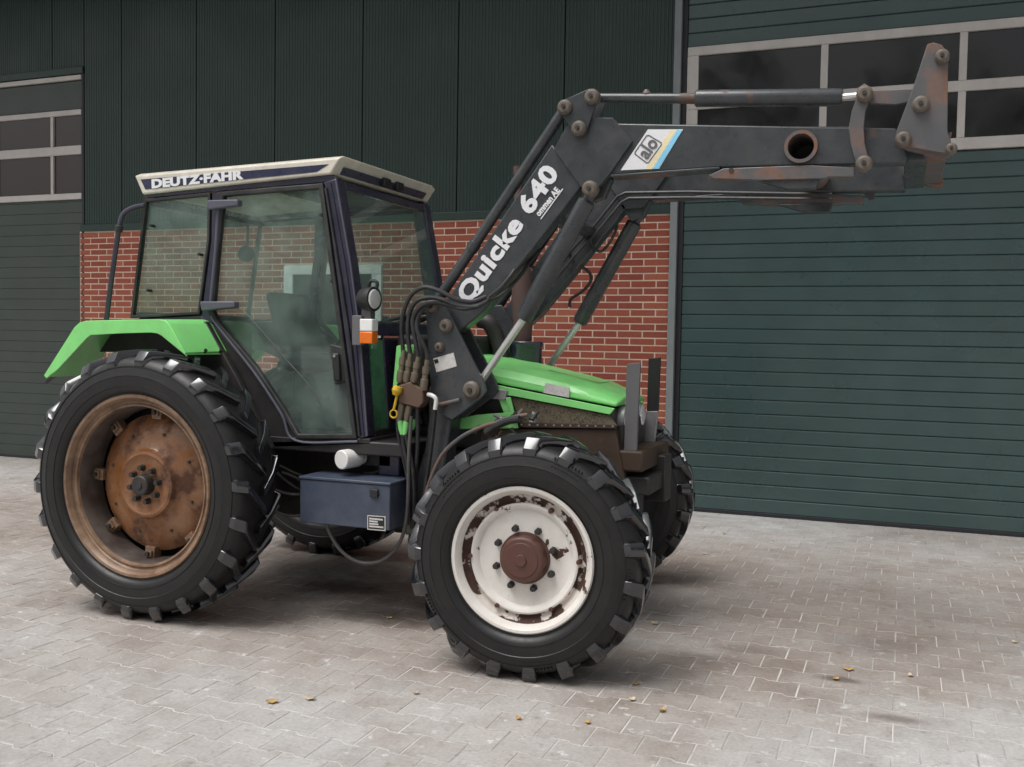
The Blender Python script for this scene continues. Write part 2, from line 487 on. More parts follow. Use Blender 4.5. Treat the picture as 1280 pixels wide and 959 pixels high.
def crv(pts, n=6):
    """Catmull-Rom through the points"""
    P = [Vector(p) for p in pts]
    P = [P[0] * 2 - P[1]] + P + [P[-1] * 2 - P[-2]]
    o = []
    for i in range(1, len(P) - 2):
        for k in range(n):
            t = k / n
            a, b, c, d = P[i - 1], P[i], P[i + 1], P[i + 2]
            o.append(0.5 * ((2 * b) + (c - a) * t + (2 * a - 5 * b + 4 * c - d) * t * t + (3 * b - a - 3 * c + d) * t ** 3))
    o.append(P[-2])
    return o

def ring_prism(outer, inner, y0, y1):
    """plate with a hole: outer and inner loops with the same number of points"""
    n = len(outer)
    vs = [(x, y0, z) for x, z in outer] + [(x, y0, z) for x, z in inner] + [(x, y1, z) for x, z in outer] + [(x, y1, z) for x, z in inner]
    fs = []
    for i in range(n):
        j = (i + 1) % n
        fs += [(i, j, n + j, n + i), (2 * n + i, 3 * n + i, 3 * n + j, 2 * n + j), (i, 2 * n + i, 2 * n + j, j), (n + i, n + j, 3 * n + j, 3 * n + i)]
    return MB().add(vs, fs)

def inset(poly, d):
    """move every edge of a polygon inwards by d"""
    n = len(poly)
    A = sum(poly[i][0] * poly[(i + 1) % n][1] - poly[(i + 1) % n][0] * poly[i][1] for i in range(n))
    s = 1 if A > 0 else -1
    o = []
    for i in range(n):
        p0, p1, p2 = Vector(poly[i - 1]), Vector(poly[i]), Vector(poly[(i + 1) % n])
        d1, d2 = (p1 - p0).normalized(), (p2 - p1).normalized()
        n1, n2 = Vector((-d1.y, d1.x)) * s, Vector((-d2.y, d2.x)) * s
        b = (n1 + n2)
        b /= max(0.3, b.dot(n1))
        o.append(tuple(p1 + b * d))
    return o

def text(name, body, size, origin, xdir, nrm, mat, parent, bold=0.0, xs=1.0, depth=0.0015, shear=0.0, space=1.0):
    cu = bpy.data.curves.new(name, 'FONT')
    cu.body = body
    cu.size = size
    cu.offset = bold
    cu.extrude = depth
    cu.shear = shear
    cu.space_character = space
    cu.resolution_u = 3
    ob = bpy.data.objects.new(name, cu)
    col.objects.link(ob)
    bpy.context.view_layer.update()
    dg = bpy.context.evaluated_depsgraph_get()
    me = bpy.data.meshes.new_from_object(ob.evaluated_get(dg))
    bpy.data.objects.remove(ob)
    x = Vector(xdir).normalized()
    z = Vector(nrm).normalized()
    y = z.cross(x)
    m = Matrix((x * xs, y, z)).transposed().to_4x4()
    m.translation = Vector(origin)
    me.transform(m)
    me.materials.clear()
    o = link(name, me, mat, parent, 0, 0)
    return o

# ================================================================== SETTING
# ground under everything
g = MB().add([(-120, -120, -0.05), (120, -120, -0.05), (120, 120, -0.05), (-120, 120, -0.05)], [(0, 1, 2, 3)]).build('ground', 'sand', None, 0, 0)
tag(g, kind='structure')
bed = MB().box(-16, 12, -9.5, 4.1, -0.045, -0.0018).build('pavement', 'sand', None, 0, 0)
tag(bed, kind='structure')

PL, PW = 0.213, 0.186
def paver_poly(gap):
    a, b, e, c = PL / 2 - gap, PW / 2 - gap, 0.011, 0.012
    h = PL / 4
    top = [(-a, b + e), (-h - c, b + e), (-h + c, b - e), (h - c, b - e), (h + c, b + e), (a, b + e)]
    return top[::-1] + [(x, -y) for x, y in top]          # anticlockwise
P_TOP, P_SIDE = paver_poly(0.0050), paver_poly(0.0022)
def paver_verts(cx, cy, dz, tx, ty):
    vs = [(cx + x, cy + y, dz + x * tx + y * ty) for x, y in P_TOP]
    vs += [(cx + x, cy + y, dz - 0.0032 + x * tx + y * ty) for x, y in P_SIDE]
    vs += [(cx + x, cy + y, -0.03) for x, y in P_SIDE]
    return vs
NP = 12
P_FACES = [tuple(range(NP))]
for k in range(NP):
    j = (k + 1) % NP
    P_FACES += [(k, NP + k, NP + j, j), (NP + k, 2 * NP + k, 2 * NP + j, NP + j)]
cm = cam.matrix_world.inverted()
def to_px(p):
    q = cm @ Vector(p)
    if q.z > -0.1: return None
    return 640 + 1240 * q.x / -q.z, 479.5 - 1240 * q.y / -q.z, -q.z
near, rest = [], []
rows = int((4.0 + 7.2) / PW)
for r_ in range(rows):
    y = 3.93 - r_ * PW
    for c_ in range(-68, 52):
        x = c_ * PL + (PL / 2 if r_ % 2 else 0.0)
        q = to_px((x, y, 0))
        it = (x, y, random.uniform(-0.0004, 0.0012), random.gauss(0, 0.0022), random.gauss(0, 0.0022))
        if q and -20 < q[0] < 1300 and q[1] < 985 and q[1] > 800:
            near.append((q[2], it))
        elif q and -500 < q[0] < 1800:
            rest.append(it)
near.sort(key=lambda a: a[0])
rest += [i for _, i in near[300:]]
pm = []
for k in range(6):
    mb = MB().add(paver_verts(0, 0, 0, random.gauss(0, 0.0025), random.gauss(0, 0.0025)), P_FACES)
    me = mb.mesh('paver')
    me.materials.append(M['paver'])
    pm.append(me)
for k, (_, it) in enumerate(near[:300]):
    o = bpy.data.objects.new('paver', pm[k % 6])
    col.objects.link(o)
    o.parent = bed
    o.location = (it[0], it[1], it[2])
vs, fs, tn = [], [], []
for it in rest:
    n = len(vs)
    vs += paver_verts(*it)
    fs += [tuple(i + n for i in f) for f in P_FACES]
    tn += [random.random()] * len(P_FACES)
me = bpy.data.meshes.new('paver_field')
me.from_pydata(vs, [], fs)
at = me.attributes.new('tint', 'FLOAT', 'FACE')
at.data.foreach_set('value', tn)
o = link('paver_field', me, 'paver', bed, 0, 0)
tag(o, kind='stuff')

# ------------------------------------------------------------------ the workshop building
FY = 3.98
bld = empty('workshop_building', (0, FY, 0))
tag(bld, 'dark green workshop building with red brick plinth and sectional doors', 'building')
def bpart(mb, name, mat, parent=None, bevel=0.0, sm=35):
    """a part of the building given in world metres"""
    o = mb.build(name, mat, None, bevel, sm)
    o.parent = parent or bld
    o.matrix_parent_inverse = Matrix.Translation((0, -FY, 0))
    return o
def dpart(mb, name, mat, par, bevel=0.0, sm=35):
    o = bpart(mb, name, mat, None, bevel, sm)
    o.parent = par
    o.matrix_parent_inverse = Matrix.Identity(4)
    return o
BX0, BX1, BZ = -5.51, 1.90, 2.88
wall = bpart(MB().box(BX0, BX1, FY, FY + 0.25, -0.04, BZ), 'brick_wall', 'mortar', sm=0)
BH, BL = 0.0703, 0.254
bricks = []
for r_ in range(int(BZ / BH) + 1):
    z0 = r_ * BH - 0.018
    x = BX1 - (BL / 2 if r_ % 2 else 0)
    cells = []
    if r_ % 2:
        cells.append((BX1 - BL / 2, BX1))
    while x > BX0 + 0.02:
        cells.append((max(BX0, x - BL), x))
        x -= BL
    for a, b in cells:
        if b - a > 0.04 and z0 + BH < BZ + 0.02:
            bricks.append((a + 0.0065, b - 0.0065, z0 + 0.0065, z0 + BH - 0.0065))
WX0, WX1, WZ0, WZ1 = -2.50, -1.25, 0.95, 2.42          # window in the brick wall behind the cab
cut = []
for b in bricks:
    if b[0] < WX1 and b[1] > WX0 and b[2] < WZ1 - .02 and b[3] > WZ0 + .02:      # bricks cut off at the window reveal
        if WX0 - b[0] > .03: cut.append((b[0], WX0 - .004, b[2], b[3]))
        if b[1] - WX1 > .03: cut.append((WX1 + .004, b[1], b[2], b[3]))
    else:
        cut.append(b)
bricks = cut
def vis_rank(b):
    q = to_px(((b[0] + b[1]) / 2, FY, (b[2] + b[3]) / 2))
    px, py = q[0], q[1]
    seen = (530 < px < 845 and 262 < py < 545 and not (px < 640 and py > 440)) or (98 < px < 180 and py < 402)
    return (0 if seen else 1, q[2])
bricks.sort(key=vis_rank)
bmesh_cache = {}
def brick_box(x0, x1, z0, z1, y0):
    e = 0.003
    return ([(x0 + e, y0, z0 + e), (x1 - e, y0, z0 + e), (x1 - e, y0, z1 - e), (x0 + e, y0, z1 - e),
             (x0, y0 + e, z0), (x1, y0 + e, z0), (x1, y0 + e, z1), (x0, y0 + e, z1),
             (x0, y0 + 0.03, z0), (x1, y0 + 0.03, z0), (x1, y0 + 0.03, z1), (x0, y0 + 0.03, z1)],
            [(0, 1, 2, 3)] + [(k, k + 4, (k + 1) % 4 + 4, (k + 1) % 4) for k in range(4)] + [(k + 4, k + 8, (k + 1) % 4 + 8, (k + 1) % 4 + 4) for k in range(4)])
vs, fs, tn = [], [], []
for k, b in enumerate(bricks):
    y0 = FY - 0.004 + random.uniform(-0.0015, 0.0015)
    if k < 300:
        L_ = round(b[1] - b[0], 3)
        if L_ not in bmesh_cache:
            v_, f_ = brick_box(0, L_, 0, b[3] - b[2], 0)
            me = bpy.data.meshes.new('brick')
            me.from_pydata(v_, [], [tuple(reversed(f)) for f in f_])
            me.materials.append(M['brick'])
            bmesh_cache[L_] = me
        o = bpy.data.objects.new('brick', bmesh_cache[L_])
        col.objects.link(o)
        o.parent = wall
        o.matrix_parent_inverse = Matrix.Identity(4)
        o.location = (b[0], y0, b[2])
    else:
        v_, f_ = brick_box(b[0], b[1], b[2], b[3], y0)
        n = len(vs)
        vs += v_
        fs += [tuple(i + n for i in f) for f in f_]
        tn += [random.random()] * len(f_)
me = bpy.data.meshes.new('brick_field')
me.from_pydata(vs, [], fs)
at = me.attributes.new('tint', 'FLOAT', 'FACE')
at.data.foreach_set('value', tn)
o = link('brick_field', me, 'brick', wall, 0, 0)
tag(o, kind='stuff')
# white window in the brick wall, seen through the cab glass
wf = MB()
for a, b, c, d in ((WX0, WX1, WZ1 - 0.10, WZ1), (WX0, WX1, WZ0, WZ0 + 0.10), (WX0, WX0 + 0.12, WZ0 + 0.10, WZ1 - 0.10), (WX1 - 0.12, WX1, WZ0 + 0.10, WZ1 - 0.10)):
    wf.box(a, b, FY - 0.03, FY + 0.05, c, d)
win = bpart(wf, 'window', 'white', bevel=0.006)
dpart(MB().box(WX0 + 0.11, WX1 - 0.11, FY - 0.012, FY + 0.02, WZ0 + 0.09, WZ1 - 0.09), 'window_pane', 'pane', win, sm=0)

# ribbed wall panels above the brick, one object each, with their overlap seams
seams = [-9.31, -8.19, -7.07, -5.95, -5.435, -4.85, -3.74, -2.65, -1.52, -0.38, 0.79, 1.955]
def rib_panel(x0, x1, z0, z1, name='cladding_panel'):
    n = max(4, int(round((x1 - x0 - 0.012) / 0.0375)))
    p = (x1 - x0 - 0.012) / n
    xs = [(x0 + 0.006, FY + 0.004)]
    for k in range(n):
        a = x0 + 0.006 + k * p
        xs += [(a + p * 0.30, FY + 0.004), (a + p * 0.45, FY - 0.0015), (a + p * 0.85, FY - 0.0015), (a + p, FY + 0.004)]
    vs = [(x, y, z0) for x, y in xs] + [(x, y, z1) for x, y in xs] + [(xs[0][0], FY + 0.06, z0), (xs[-1][0], FY + 0.06, z0), (xs[0][0], FY + 0.06, z1), (xs[-1][0], FY + 0.06, z1)]
    m = len(xs)
    fs = [(k, k + 1, m + k + 1, m + k) for k in range(m - 1)]
    fs += [(0, m, 2 * m + 2, 2 * m), (m - 1, 2 * m + 1, 2 * m + 3, 2 * m - 1), (2 * m, 2 * m + 2, 2 * m + 3, 2 * m + 1)]
    return bpart(MB().add(vs, fs), name, 'clad', sm=0)
TOPZ = 6.4
for a, b in zip(seams[:-1], seams[1:]):
    if a < -5.9:
        rib_panel(a, b, 4.90, TOPZ)            # above the left door
    else:
        rib_panel(a, b, BZ + 0.085, TOPZ)
bpart(MB().box(-16, 12, FY + 0.07, FY + 0.3, 2.9, TOPZ), 'wall_core', 'clad', sm=0)
bpart(MB().box(-16, BX0 - 0.01, FY + 0.30, FY + 0.4, -0.04, 5.0), 'wall_core', 'clad', sm=0)
bpart(MB().box(BX0 + 0.02, BX1 + 0.05, FY - 0.022, FY + 0.06, BZ - 0.004, BZ + 0.082), 'base_flashing', 'clad', bevel=0.006)
# unseen eave, its overhang sized to keep the sky off the upper wall
roof = bpart(MB().box(-16, 12, FY - 1.9, FY + 3.0, TOPZ, TOPZ + 0.16), 'roof', 'clad', bevel=0.01)
dpart(MB().cyl((-16, FY - 1.95, TOPZ + 0.06), (12, FY - 1.95, TOPZ + 0.06), 0.075, seg=12), 'gutter', 'post', roof)

# right sectional door: posts, panels between their joints, two rows of panes
DX0, DX1 = 2.03, 7.6
post = bpart(MB().box(1.905, 1.975, FY - 0.05, FY + 0.12, -0.03, TOPZ), 'door_post', 'post', bevel=0.006)
post2 = bpart(MB().box(1.978, DX0 - 0.004, FY - 0.004, FY + 0.12, -0.03, TOPZ), 'door_post', 'rubber_strip', bevel=0.003)
dr = bpart(MB().box(DX0, DX1, FY + 0.055, FY + 0.10, 0.02, 5.9), 'sectional_door', 'door', sm=0)
dpart(MB().box(DX0, DX1, FY + 0.002, FY + 0.06, -0.004, 0.036), 'bottom_seal', 'rubber_strip', dr, 0.004)
def slat_row(x0, x1, z0, z1, par, mat, name='door_panel', soft=1.0):
    y = FY + 0.010
    prof = [(y + 0.05, z0), (y + 0.006 * soft, z0), (y, z0 + 0.006 * soft), (y, z1 - 0.013 * soft), (y + 0.011 * soft, z1 - 0.002), (y + 0.05, z1 - 0.002)]
    n = len(prof)
    vs = [(x0, a, b) for a, b in prof] + [(x1, a, b) for a, b in prof]
    fs = [(k, k + 1, n + k + 1, n + k) for k in range(n - 1)] + [tuple(range(n)), tuple(range(2 * n - 1, n - 1, -1))]
    return dpart(MB().add(vs, fs), name, mat, par, 0, 20)
z = 0.036
while z < 3.33:
    z1 = min(z + 0.1335, 3.345)
    slat_row(DX0, DX1, z, z1, dr, 'door')
    z = z1
for z in (4.447, 4.581, 4.715, 4.849, 4.983, 5.117, 5.25):
    slat_row(DX0, DX1, z, z + 0.134, dr, 'door')
# window section of the right door
xs = [2.075, 3.283, 4.435, 5.587, 6.74]
fr = MB()
rails = [(3.350, 3.452), (3.852, 3.945), (4.360, 4.443)]
for a, b in rails:
    fr.box(DX0, DX1, FY - 0.012, FY + 0.05, a, b)
wfr = dpart(fr, 'window_frame', 'frame', dr, 0.006)
for k, x in enumerate(xs):
    hw = 0.032 if k else 0.062
    for a, b in ((3.452, 3.852), (3.945, 4.360)):
        dpart(MB().box(x - hw if k else DX0, x + hw, FY - 0.010, FY + 0.05, a + 0.0005, b - 0.0005), 'mullion', 'frame', dr, 0.004)
edges = xs + [DX1]
for k in range(len(xs)):
    for a, b in ((3.452, 3.852), (3.945, 4.360)):
        dpart(MB().box(edges[k] + 0.02, edges[k + 1], FY + 0.018, FY + 0.04, a - 0.01, b + 0.01), 'window_pane', 'pane', dr, 0, 0)

# left sectional door
LX0, LX1 = -12.0, -5.475
dl = bpart(MB().box(LX0, LX1, FY + 0.055, FY + 0.10, 0.02, 4.8), 'sectional_door', 'door_left', sm=0)
bpart(MB().box(LX1, LX1 + 0.035, FY - 0.002, FY + 0.10, -0.03, 4.9), 'door_post', 'rubber_strip', bevel=0.003)
dpart(MB().box(LX0, LX1, FY + 0.002, FY + 0.06, -0.004, 0.036), 'bottom_seal', 'rubber_strip', dl, 0.004)
z = 0.036
while z < 3.27:
    z1 = min(z + 0.134, 3.275)
    slat_row(LX0, LX1, z, z1, dl, 'door_left', soft=0.35)
    z = z1
slat_row(LX0, LX1, 4.385, 4.735, dl, 'door_left')
lr = [(3.278, 3.355), (3.83, 3.94), (4.315, 4.38), (4.745, 4.80)]
fr = MB()
for a, b in lr:
    fr.box(LX0, LX1 - 0.003, FY - 0.010, FY + 0.05, a, b)
dpart(fr, 'window_frame', 'frame', dl, 0.006)
lxs = [-10.7, -9.75, -8.8, -7.85, -6.90, -5.985 + 0.03]
for x in lxs:
    for a, b in ((3.355, 3.83), (3.94, 4.315)):
        dpart(MB().box(x - 0.022, x + 0.022, FY - 0.008, FY + 0.05, a + 0.0005, b - 0.0005), 'mullion', 'frame', dl, 0.004)
le = [LX0] + lxs + [LX1]
for k in range(len(le) - 1):
    for a, b in ((3.355, 3.83), (3.94, 4.315)):
        dpart(MB().box(le[k], le[k + 1] - 0.004, FY + 0.018, FY + 0.04, a - 0.01, b + 0.01), 'window_pane', 'pane_dusty', dl, 0, 0)
bpart(MB().box(LX0, LX1 + 0.035, FY - 0.02, FY + 0.06, 4.81, 4.895), 'door_lintel', 'clad', bevel=0.005)

# ------------------------------------------------------------------ trees across the yard, mirrored in the door panes
M['leafage'] = surf('tree_leaves', (0.055, 0.085, 0.030), 0.6, bump=0, vary=0.35, rand=0.2)
M['bark'] = surf('tree_bark', (0.09, 0.075, 0.06), 0.9, bump=0.5, bump_scale=20)
def make_tree(h, cr, seed):
    rnd = random.Random(seed)
    trk = MB().tube([(0, 0, -.05), (.1, .05, h * .25), (-.1, .1, h * .5), (.1, 0, h * .8)], [.24, .19, .13, .05], 10)
    tips = []
    for k in range(16):
        a = rnd.uniform(0, 2 * PI); z0 = h * rnd.uniform(.25, .65); L_ = cr * rnd.uniform(.6, 1.0)
        e = Vector((math.cos(a) * L_, math.sin(a) * L_, z0 + L_ * rnd.uniform(.3, .9)))
        m_ = Vector((e.x * .5, e.y * .5, z0 + (e.z - z0) * .35))
        trk.tube([(0, 0, z0), m_, e], [.07, .05, .015], 6)
        tips += [e, m_.lerp(e, .6)]
    vs, fs = [], []
    for k in range(70):
        c = rnd.choice(tips) + Vector((rnd.gauss(0, .5), rnd.gauss(0, .5), rnd.gauss(.3, .6))) if k < 55 else Vector((rnd.gauss(0, cr * .35), rnd.gauss(0, cr * .35), h * rnd.uniform(.6, 1.0)))
        rad = rnd.uniform(.5, 1.1)
        for j in range(60):
            d = Vector((rnd.gauss(0, 1), rnd.gauss(0, 1), rnd.gauss(0, .8))).normalized() * rad * rnd.random() ** .4
            u = Vector((rnd.gauss(0, 1), rnd.gauss(0, 1), rnd.gauss(0, 1))).normalized() * .13
            v = u.orthogonal().normalized() * .09
            n = len(vs)
            p = c + d
            vs += [p - u, p + v, p + u, p - v]
            fs.append((n, n + 1, n + 2, n + 3))
    return trk, MB().add(vs, fs)
tree_src = []
for k, (x, y, h, cr) in enumerate(((-13, -27, 13, 3.6), (-7.5, -30, 15, 4.2), (-1.5, -27, 13.5, 3.8), (4.5, -29, 15, 4.0), (10, -27, 12.5, 3.6), (15.5, -30, 15, 4.3), (21, -28, 14, 4.0), (-19, -30, 14.5, 4.0))):
    t_ = empty('broadleaf_tree', (x, y, -.05))
    tag(t_, 'tall leafy broadleaf tree mirrored in the door panes across the yard', 'tree', 'trees across the yard')
    if k < 2:
        a_, b_ = make_tree(h, cr, 40 + k)
        tree_src.append((a_.build('trunk', 'bark', t_, 0, 60), link('crown', b_.mesh('crown'), 'leafage', t_, 0, 0)))
    else:
        for o_ in tree_src[k % 2]:
            c_ = dup(o_, t_)
        t_.rotation_euler = (0, 0, k * 1.3)

# ================================================================== THE TRACTOR
tr = empty('tractor', (0, 0, 0))
tag(tr, 'green and dark blue tractor with cab and raised grey front loader', 'tractor')

def part(mb, name, mat, parent=None, bevel=0.004, sm=35, seg=2):
    return mb.build(name, mat, parent or tr, bevel, sm, seg)

def bevelled(mb, off, seg=2, ang=38):
    me = mb.mesh('m')
    b = bmesh.new()
    b.from_mesh(me)
    ed = [e for e in b.edges if len(e.link_faces) == 2 and e.calc_face_angle(0) > R(ang)]
    bmesh.ops.bevel(b, geom=ed, offset=off, segments=seg, affect='EDGES', profile=0.6, clamp_overlap=True)
    b.to_mesh(me)
    b.free()
    return me

# ------------------------------------------------------------------ wheels
def ylathe(prof, seg=72):
    """revolve (y, r) about the wheel axis"""
    return MB().rev([((y + 1) / 2, r) for y, r in prof], (0, -1, 0), (0, 1, 0), seg)

def lug_mesh(Rr, w, hand, side):
    path = []
    t0 = 0.0
    tops = [(-.508 * w, Rr - .090), (-.508 * w, Rr - .058), (-.42 * w, Rr - .006), (-.38 * w, Rr - .001), (-.2 * w, Rr + .002), (.04 * w, Rr + .003)]
    base = [(-.47 * w, Rr - .10), (-.44 * w, Rr - .075), (-.41 * w, Rr - .055), (-.36 * w, Rr - .045), (-.2 * w, Rr - .042), (.03 * w, Rr - .04)]
    hw = [.026, .031, .033, .030, .024, .021]
    ph = [0.0, 0.0, 0.010, .024, .03 + .19 * w / Rr * 0.95, .03 + .43 * w / Rr * 0.9]
    mb = MB()
    rings = []
    for (yt, rt), (yb, rb), h, p in zip(tops, base, hw, ph):
        ring = []
        for (y, r, s) in ((yb, rb, -1.35), (yt, rt, -1), (yt, rt, 1), (yb, rb, 1.35)):
            a = (p + s * h / r) * hand
            ring.append((r * math.sin(a), y * side, r * math.cos(a)))
        rings.append(ring)
    mb.loft(rings)
    return bevelled(mb, 0.004, 2, 30)

def nut(y, r=.016, h=.018, seg=6):
    return [((y - h), 0), ((y - h), r), (y + .01, r)]

def make_wheel(name, loc, rz, hand, kind):
    if kind == 'rear':
        Rr, w, rr, nl = .778, .36, .512, 22
        flange = [(-.146, .500), (-.150, .522), (-.158, .527), (-.166, .520), (-.164, .506), (-.152, .497), (-.140, .490), (-.128, .488), (-.122, .482), (-.122, .472), (-.130, .466), (-.128, .458), (-.112, .452)]
        wh = part(ylathe(flange), 'wheel', 'rust_edge', bevel=0)
        part(ylathe([(-.114, .455), (-.10, .447), (-.02, .440), (.06, .440), (.14, .50), (.16, .52)]), 'rim_barrel', 'rust_dark', wh, 0)
        part(ylathe([(.06, 0), (.06, .390), (.050, .402), (.034, .400), (.016, .375), (-.006, .33), (-.026, .27), (-.040, .212), (-.052, .200), (-.072, .190), (-.078, .175), (-.070, .16), (-.066, .12), (-.064, 0)]), 'wheel_disc', 'rust_rim', wh, 0)
        part(ylathe([(-.06, .062), (-.118, .058), (-.124, .05), (-.124, .022), (-.13, .02), (-.13, 0)], 24), 'hub_cap', 'dark', wh, 0)
        me = MB().rev([(0, 0), (0, .015), (.6, .015), (.6, .019), (1, .019), (1, 0)], (0, -.102, 0), (0, -.06, 0), 6).mesh('wheel_nut')
        me.materials.append(M['dark'])
        for q in range(8):
            o = bpy.data.objects.new('wheel_nut', me)
            col.objects.link(o)
            o.parent = wh
            o.location = (.098 * math.cos(q * PI / 4 + .2), 0, .098 * math.sin(q * PI / 4 + .2))
        cb = MB().box(-.034, .034, -.010, .050, .375, .446)
        cb.box(-.024, .024, -.024, .0, .395, .435)
        cme = bevelled(cb, .006)
        cme.materials.append(M['rust_edge'])
        bolt = MB().rev([(0, 0), (0, .014), (1, .014), (1, 0)], (0, -.038, .415), (0, -.01, .415), 6).mesh('bolt')
        bolt.materials.append(M['dark'])
        for q in range(8):
            for nm, mm in (('rim_clamp', cme), ('clamp_bolt', bolt)):
                o = bpy.data.objects.new(nm, mm)
                col.objects.link(o)
                o.parent = wh
                o.rotation_euler = (0, q * PI / 4 + .06, 0)
        sm_ = MB().cyl((0, -.024, .30), (0, .01, .30), .009, seg=8).mesh('disc_bolt')
        sm_.materials.append(M['dark'])
        for q in range(8):
            o = bpy.data.objects.new('disc_bolt', sm_)
            col.objects.link(o)
            o.parent = wh
            o.rotation_euler = (0, q * PI / 4 + .3, 0)
    else:
        Rr, w, rr, nl = .60, .34, .345, 19
        flange = [(-.138, .335), (-.142, .352), (-.150, .357), (-.158, .350), (-.156, .338), (-.146, .330), (-.136, .324), (-.128, .318), (-.118, .314)]
        wh = part(ylathe(flange), 'wheel', 'white_rim', bevel=0)
        part(ylathe([(-.119, .3145), (-.104, .308), (-.094, .296), (-.090, .283), (-.098, .276), (-.108, .270)]), 'rim_step', 'rim_wear', wh, 0)
        part(ylathe([(-.02, 0), (-.02, .29), (-.107, .271), (-.110, .262), (-.104, .246), (-.088, .232), (-.084, .215), (-.082, .175), (-.086, .15), (-.082, 0)]), 'wheel_disc', 'white_rim', wh, 0)
        part(ylathe([(-.08, .128), (-.094, .126), (-.096, .116), (-.142, .110), (-.150, .102), (-.152, .085), (-.156, .082), (-.158, .03), (-.166, .026), (-.166, 0)], 40), 'hub', 'hub_rust', wh, 0)
        me = MB().rev([(0, 0), (0, .013), (.45, .013), (.45, .017), (1, .019), (1, 0)], (0, -.122, 0), (0, -.08, 0), 6).mesh('wheel_nut')
        me.materials.append(M['dark'])
        for q in range(8):
            o = bpy.data.objects.new('wheel_nut', me)
            col.objects.link(o)
            o.parent = wh
            o.location = (.150 * math.cos(q * PI / 4 + .33), 0, .150 * math.sin(q * PI / 4 + .33))
        st = MB().rev([(0, 0), (0, .010), (.6, .013), (1, .016), (1, 0)], (0, -.122, .272), (0, -.09, .272), 8).mesh('rim_stud')
        st.materials.append(M['hub_rust'])
        for q in range(6):
            o = bpy.data.objects.new('rim_stud', st)
            col.objects.link(o)
            o.parent = wh
            o.rotation_euler = (0, q * PI / 3 + .5, 0)
        part(ylathe([(.16, .13), (.0, .13), (.0, .20), (.08, .33), (.14, .35)], 40), 'rim_back', 'dark', wh, 0)
    if kind == 'rear':
        part(ylathe([(.15, .512), (.14, .49), (.10, .20), (.08, .19), (.08, 0)], 40), 'wheel_back', 'dark', wh, 0)
    wh.name = 'wheel'
    h = w / 2
    dr_ = Rr - .04 - rr
    half = [(-h + .040, rr - .012), (-h + .028, rr + .006), (-h + .022, rr + .022), (-h + .006, rr + .030), (-h - .004, rr + .05), (-h - .0065, rr + dr_ * .27), (-h - .0105, rr + dr_ * .275), (-h - .0105, rr + dr_ * .295), (-h - .0075, rr + dr_ * .30), (-h - .010, rr + dr_ * .40), (-h - .009, rr + dr_ * .52),
            (-h - .012, rr + dr_ * .535), (-h - .010, rr + dr_ * .56), (-h - .004, rr + dr_ * .68), (-h + .0005, rr + dr_ * .745), (-h - .003, rr + dr_ * .75), (-h - .002, rr + dr_ * .77), (-h + .004, rr + dr_ * .775), (-h + .010, rr + dr_ * .84), (-h + .032, rr + dr_ * .945), (-h + .07, Rr - .041), (-h + .12, Rr - .037), (0, Rr - .035)]
    prof = half + [(-y, r) for y, r in reversed(half[:-1])]
    part(ylathe(prof, 96), 'tyre', 'rubber', wh, 0, 38)
    if kind == 'front':
        for q in range(5):
            kn = MB()
            for i in range(9):
                for j in range(3):
                    a_ = q * 2 * PI / 5 + .45 + (i - 4) * .034 + (j % 2) * .017
                    r_ = rr + dr_ * (.66 + .09 * j)
                    y_ = -h - .004 + .010 * (.09 * j + .02) / .2
                    cx_, cz_ = r_ * math.sin(a_), r_ * math.cos(a_)
                    kn.rev([(0, 0), (0, .0045), (1, .006), (1, 0)], (cx_, y_ - .005, cz_), (cx_, y_ + .012, cz_), 6)
            part(kn, 'sidewall_knurl', 'rubber', wh, 0, 0)
    for side, off in ((1, 0.0), (-1, PI / nl)):
        me = lug_mesh(Rr, w, hand, side)
        me.polygons.foreach_set('use_smooth', [True] * len(me.polygons))
        me.set_sharp_from_angle(angle=R(24))
        me.name = 'tread_lug'
        me.materials.append(M['tread'])
        for q in range(nl):
            o = bpy.data.objects.new('tread_lug', me)
            col.objects.link(o)
            o.parent = wh
            o.rotation_euler = (0, q * 2 * PI / nl + off + .07, 0)
    wh.location = loc
    wh.rotation_euler = (0, 0, rz)
    return wh
make_wheel('wheel', (0, -.965, .772), 0, 1, 'rear')['label'] = 'rear wheel with rusty brown rim and disc'
make_wheel('wheel', (0, .965, .772), PI, -1, 'rear')
make_wheel('wheel', (2.36, -1.01, .588), R(4), 1, 'front')['label'] = 'front wheel with chipped white rim and brown hub'
make_wheel('wheel', (2.15, 1.06, .588), PI + R(6), -1, 'front')

# ------------------------------------------------------------------ chassis, axles
part(MB().cyl((0, -.80, .772), (0, .80, .772), .085, seg=24).cyl((0, -.45, .772), (0, .45, .772), .17, seg=24), 'rear_axle', 'dark')
part(MB().box(-.30, 1.30, -.26, .26, .50, 1.05).box(1.30, 1.75, -.20, .20, .50, 1.0), 'gearbox', 'dark', bevel=.03)
part(MB().box(1.70, 2.62, -.24, .24, .62, 1.22).box(1.42, 2.40, -.265, .265, 1.0, 1.36), 'engine_block', 'dark', bevel=.02)
part(MB().box(2.26, 2.46, -.84, .84, .50, .66).box(2.20, 2.52, -.22, .22, .44, .74), 'front_axle', 'dark', bevel=.03)
for s in (-1, 1):
    part(MB().cyl((2.34, s * .86, .588), (2.34, s * .66, .588), .12, .10, 24).cyl((2.34, s * .76, .40), (2.34, s * .76, .80), .05, seg=16), 'steering_knuckle', 'hub_rust', bevel=.008)
part(MB().cyl((2.12, -.62, .56), (2.12, .62, .56), .022, seg=12), 'track_rod', 'steel', bevel=0)
part(MB().box(.35, 1.45, -.60, .60, .965, 1.045), 'cab_floor', 'dark', bevel=.01)
part(MB().box(-.1, .5, -.52, .52, .60, 1.20), 'rear_underbody', 'dark', bevel=.04)
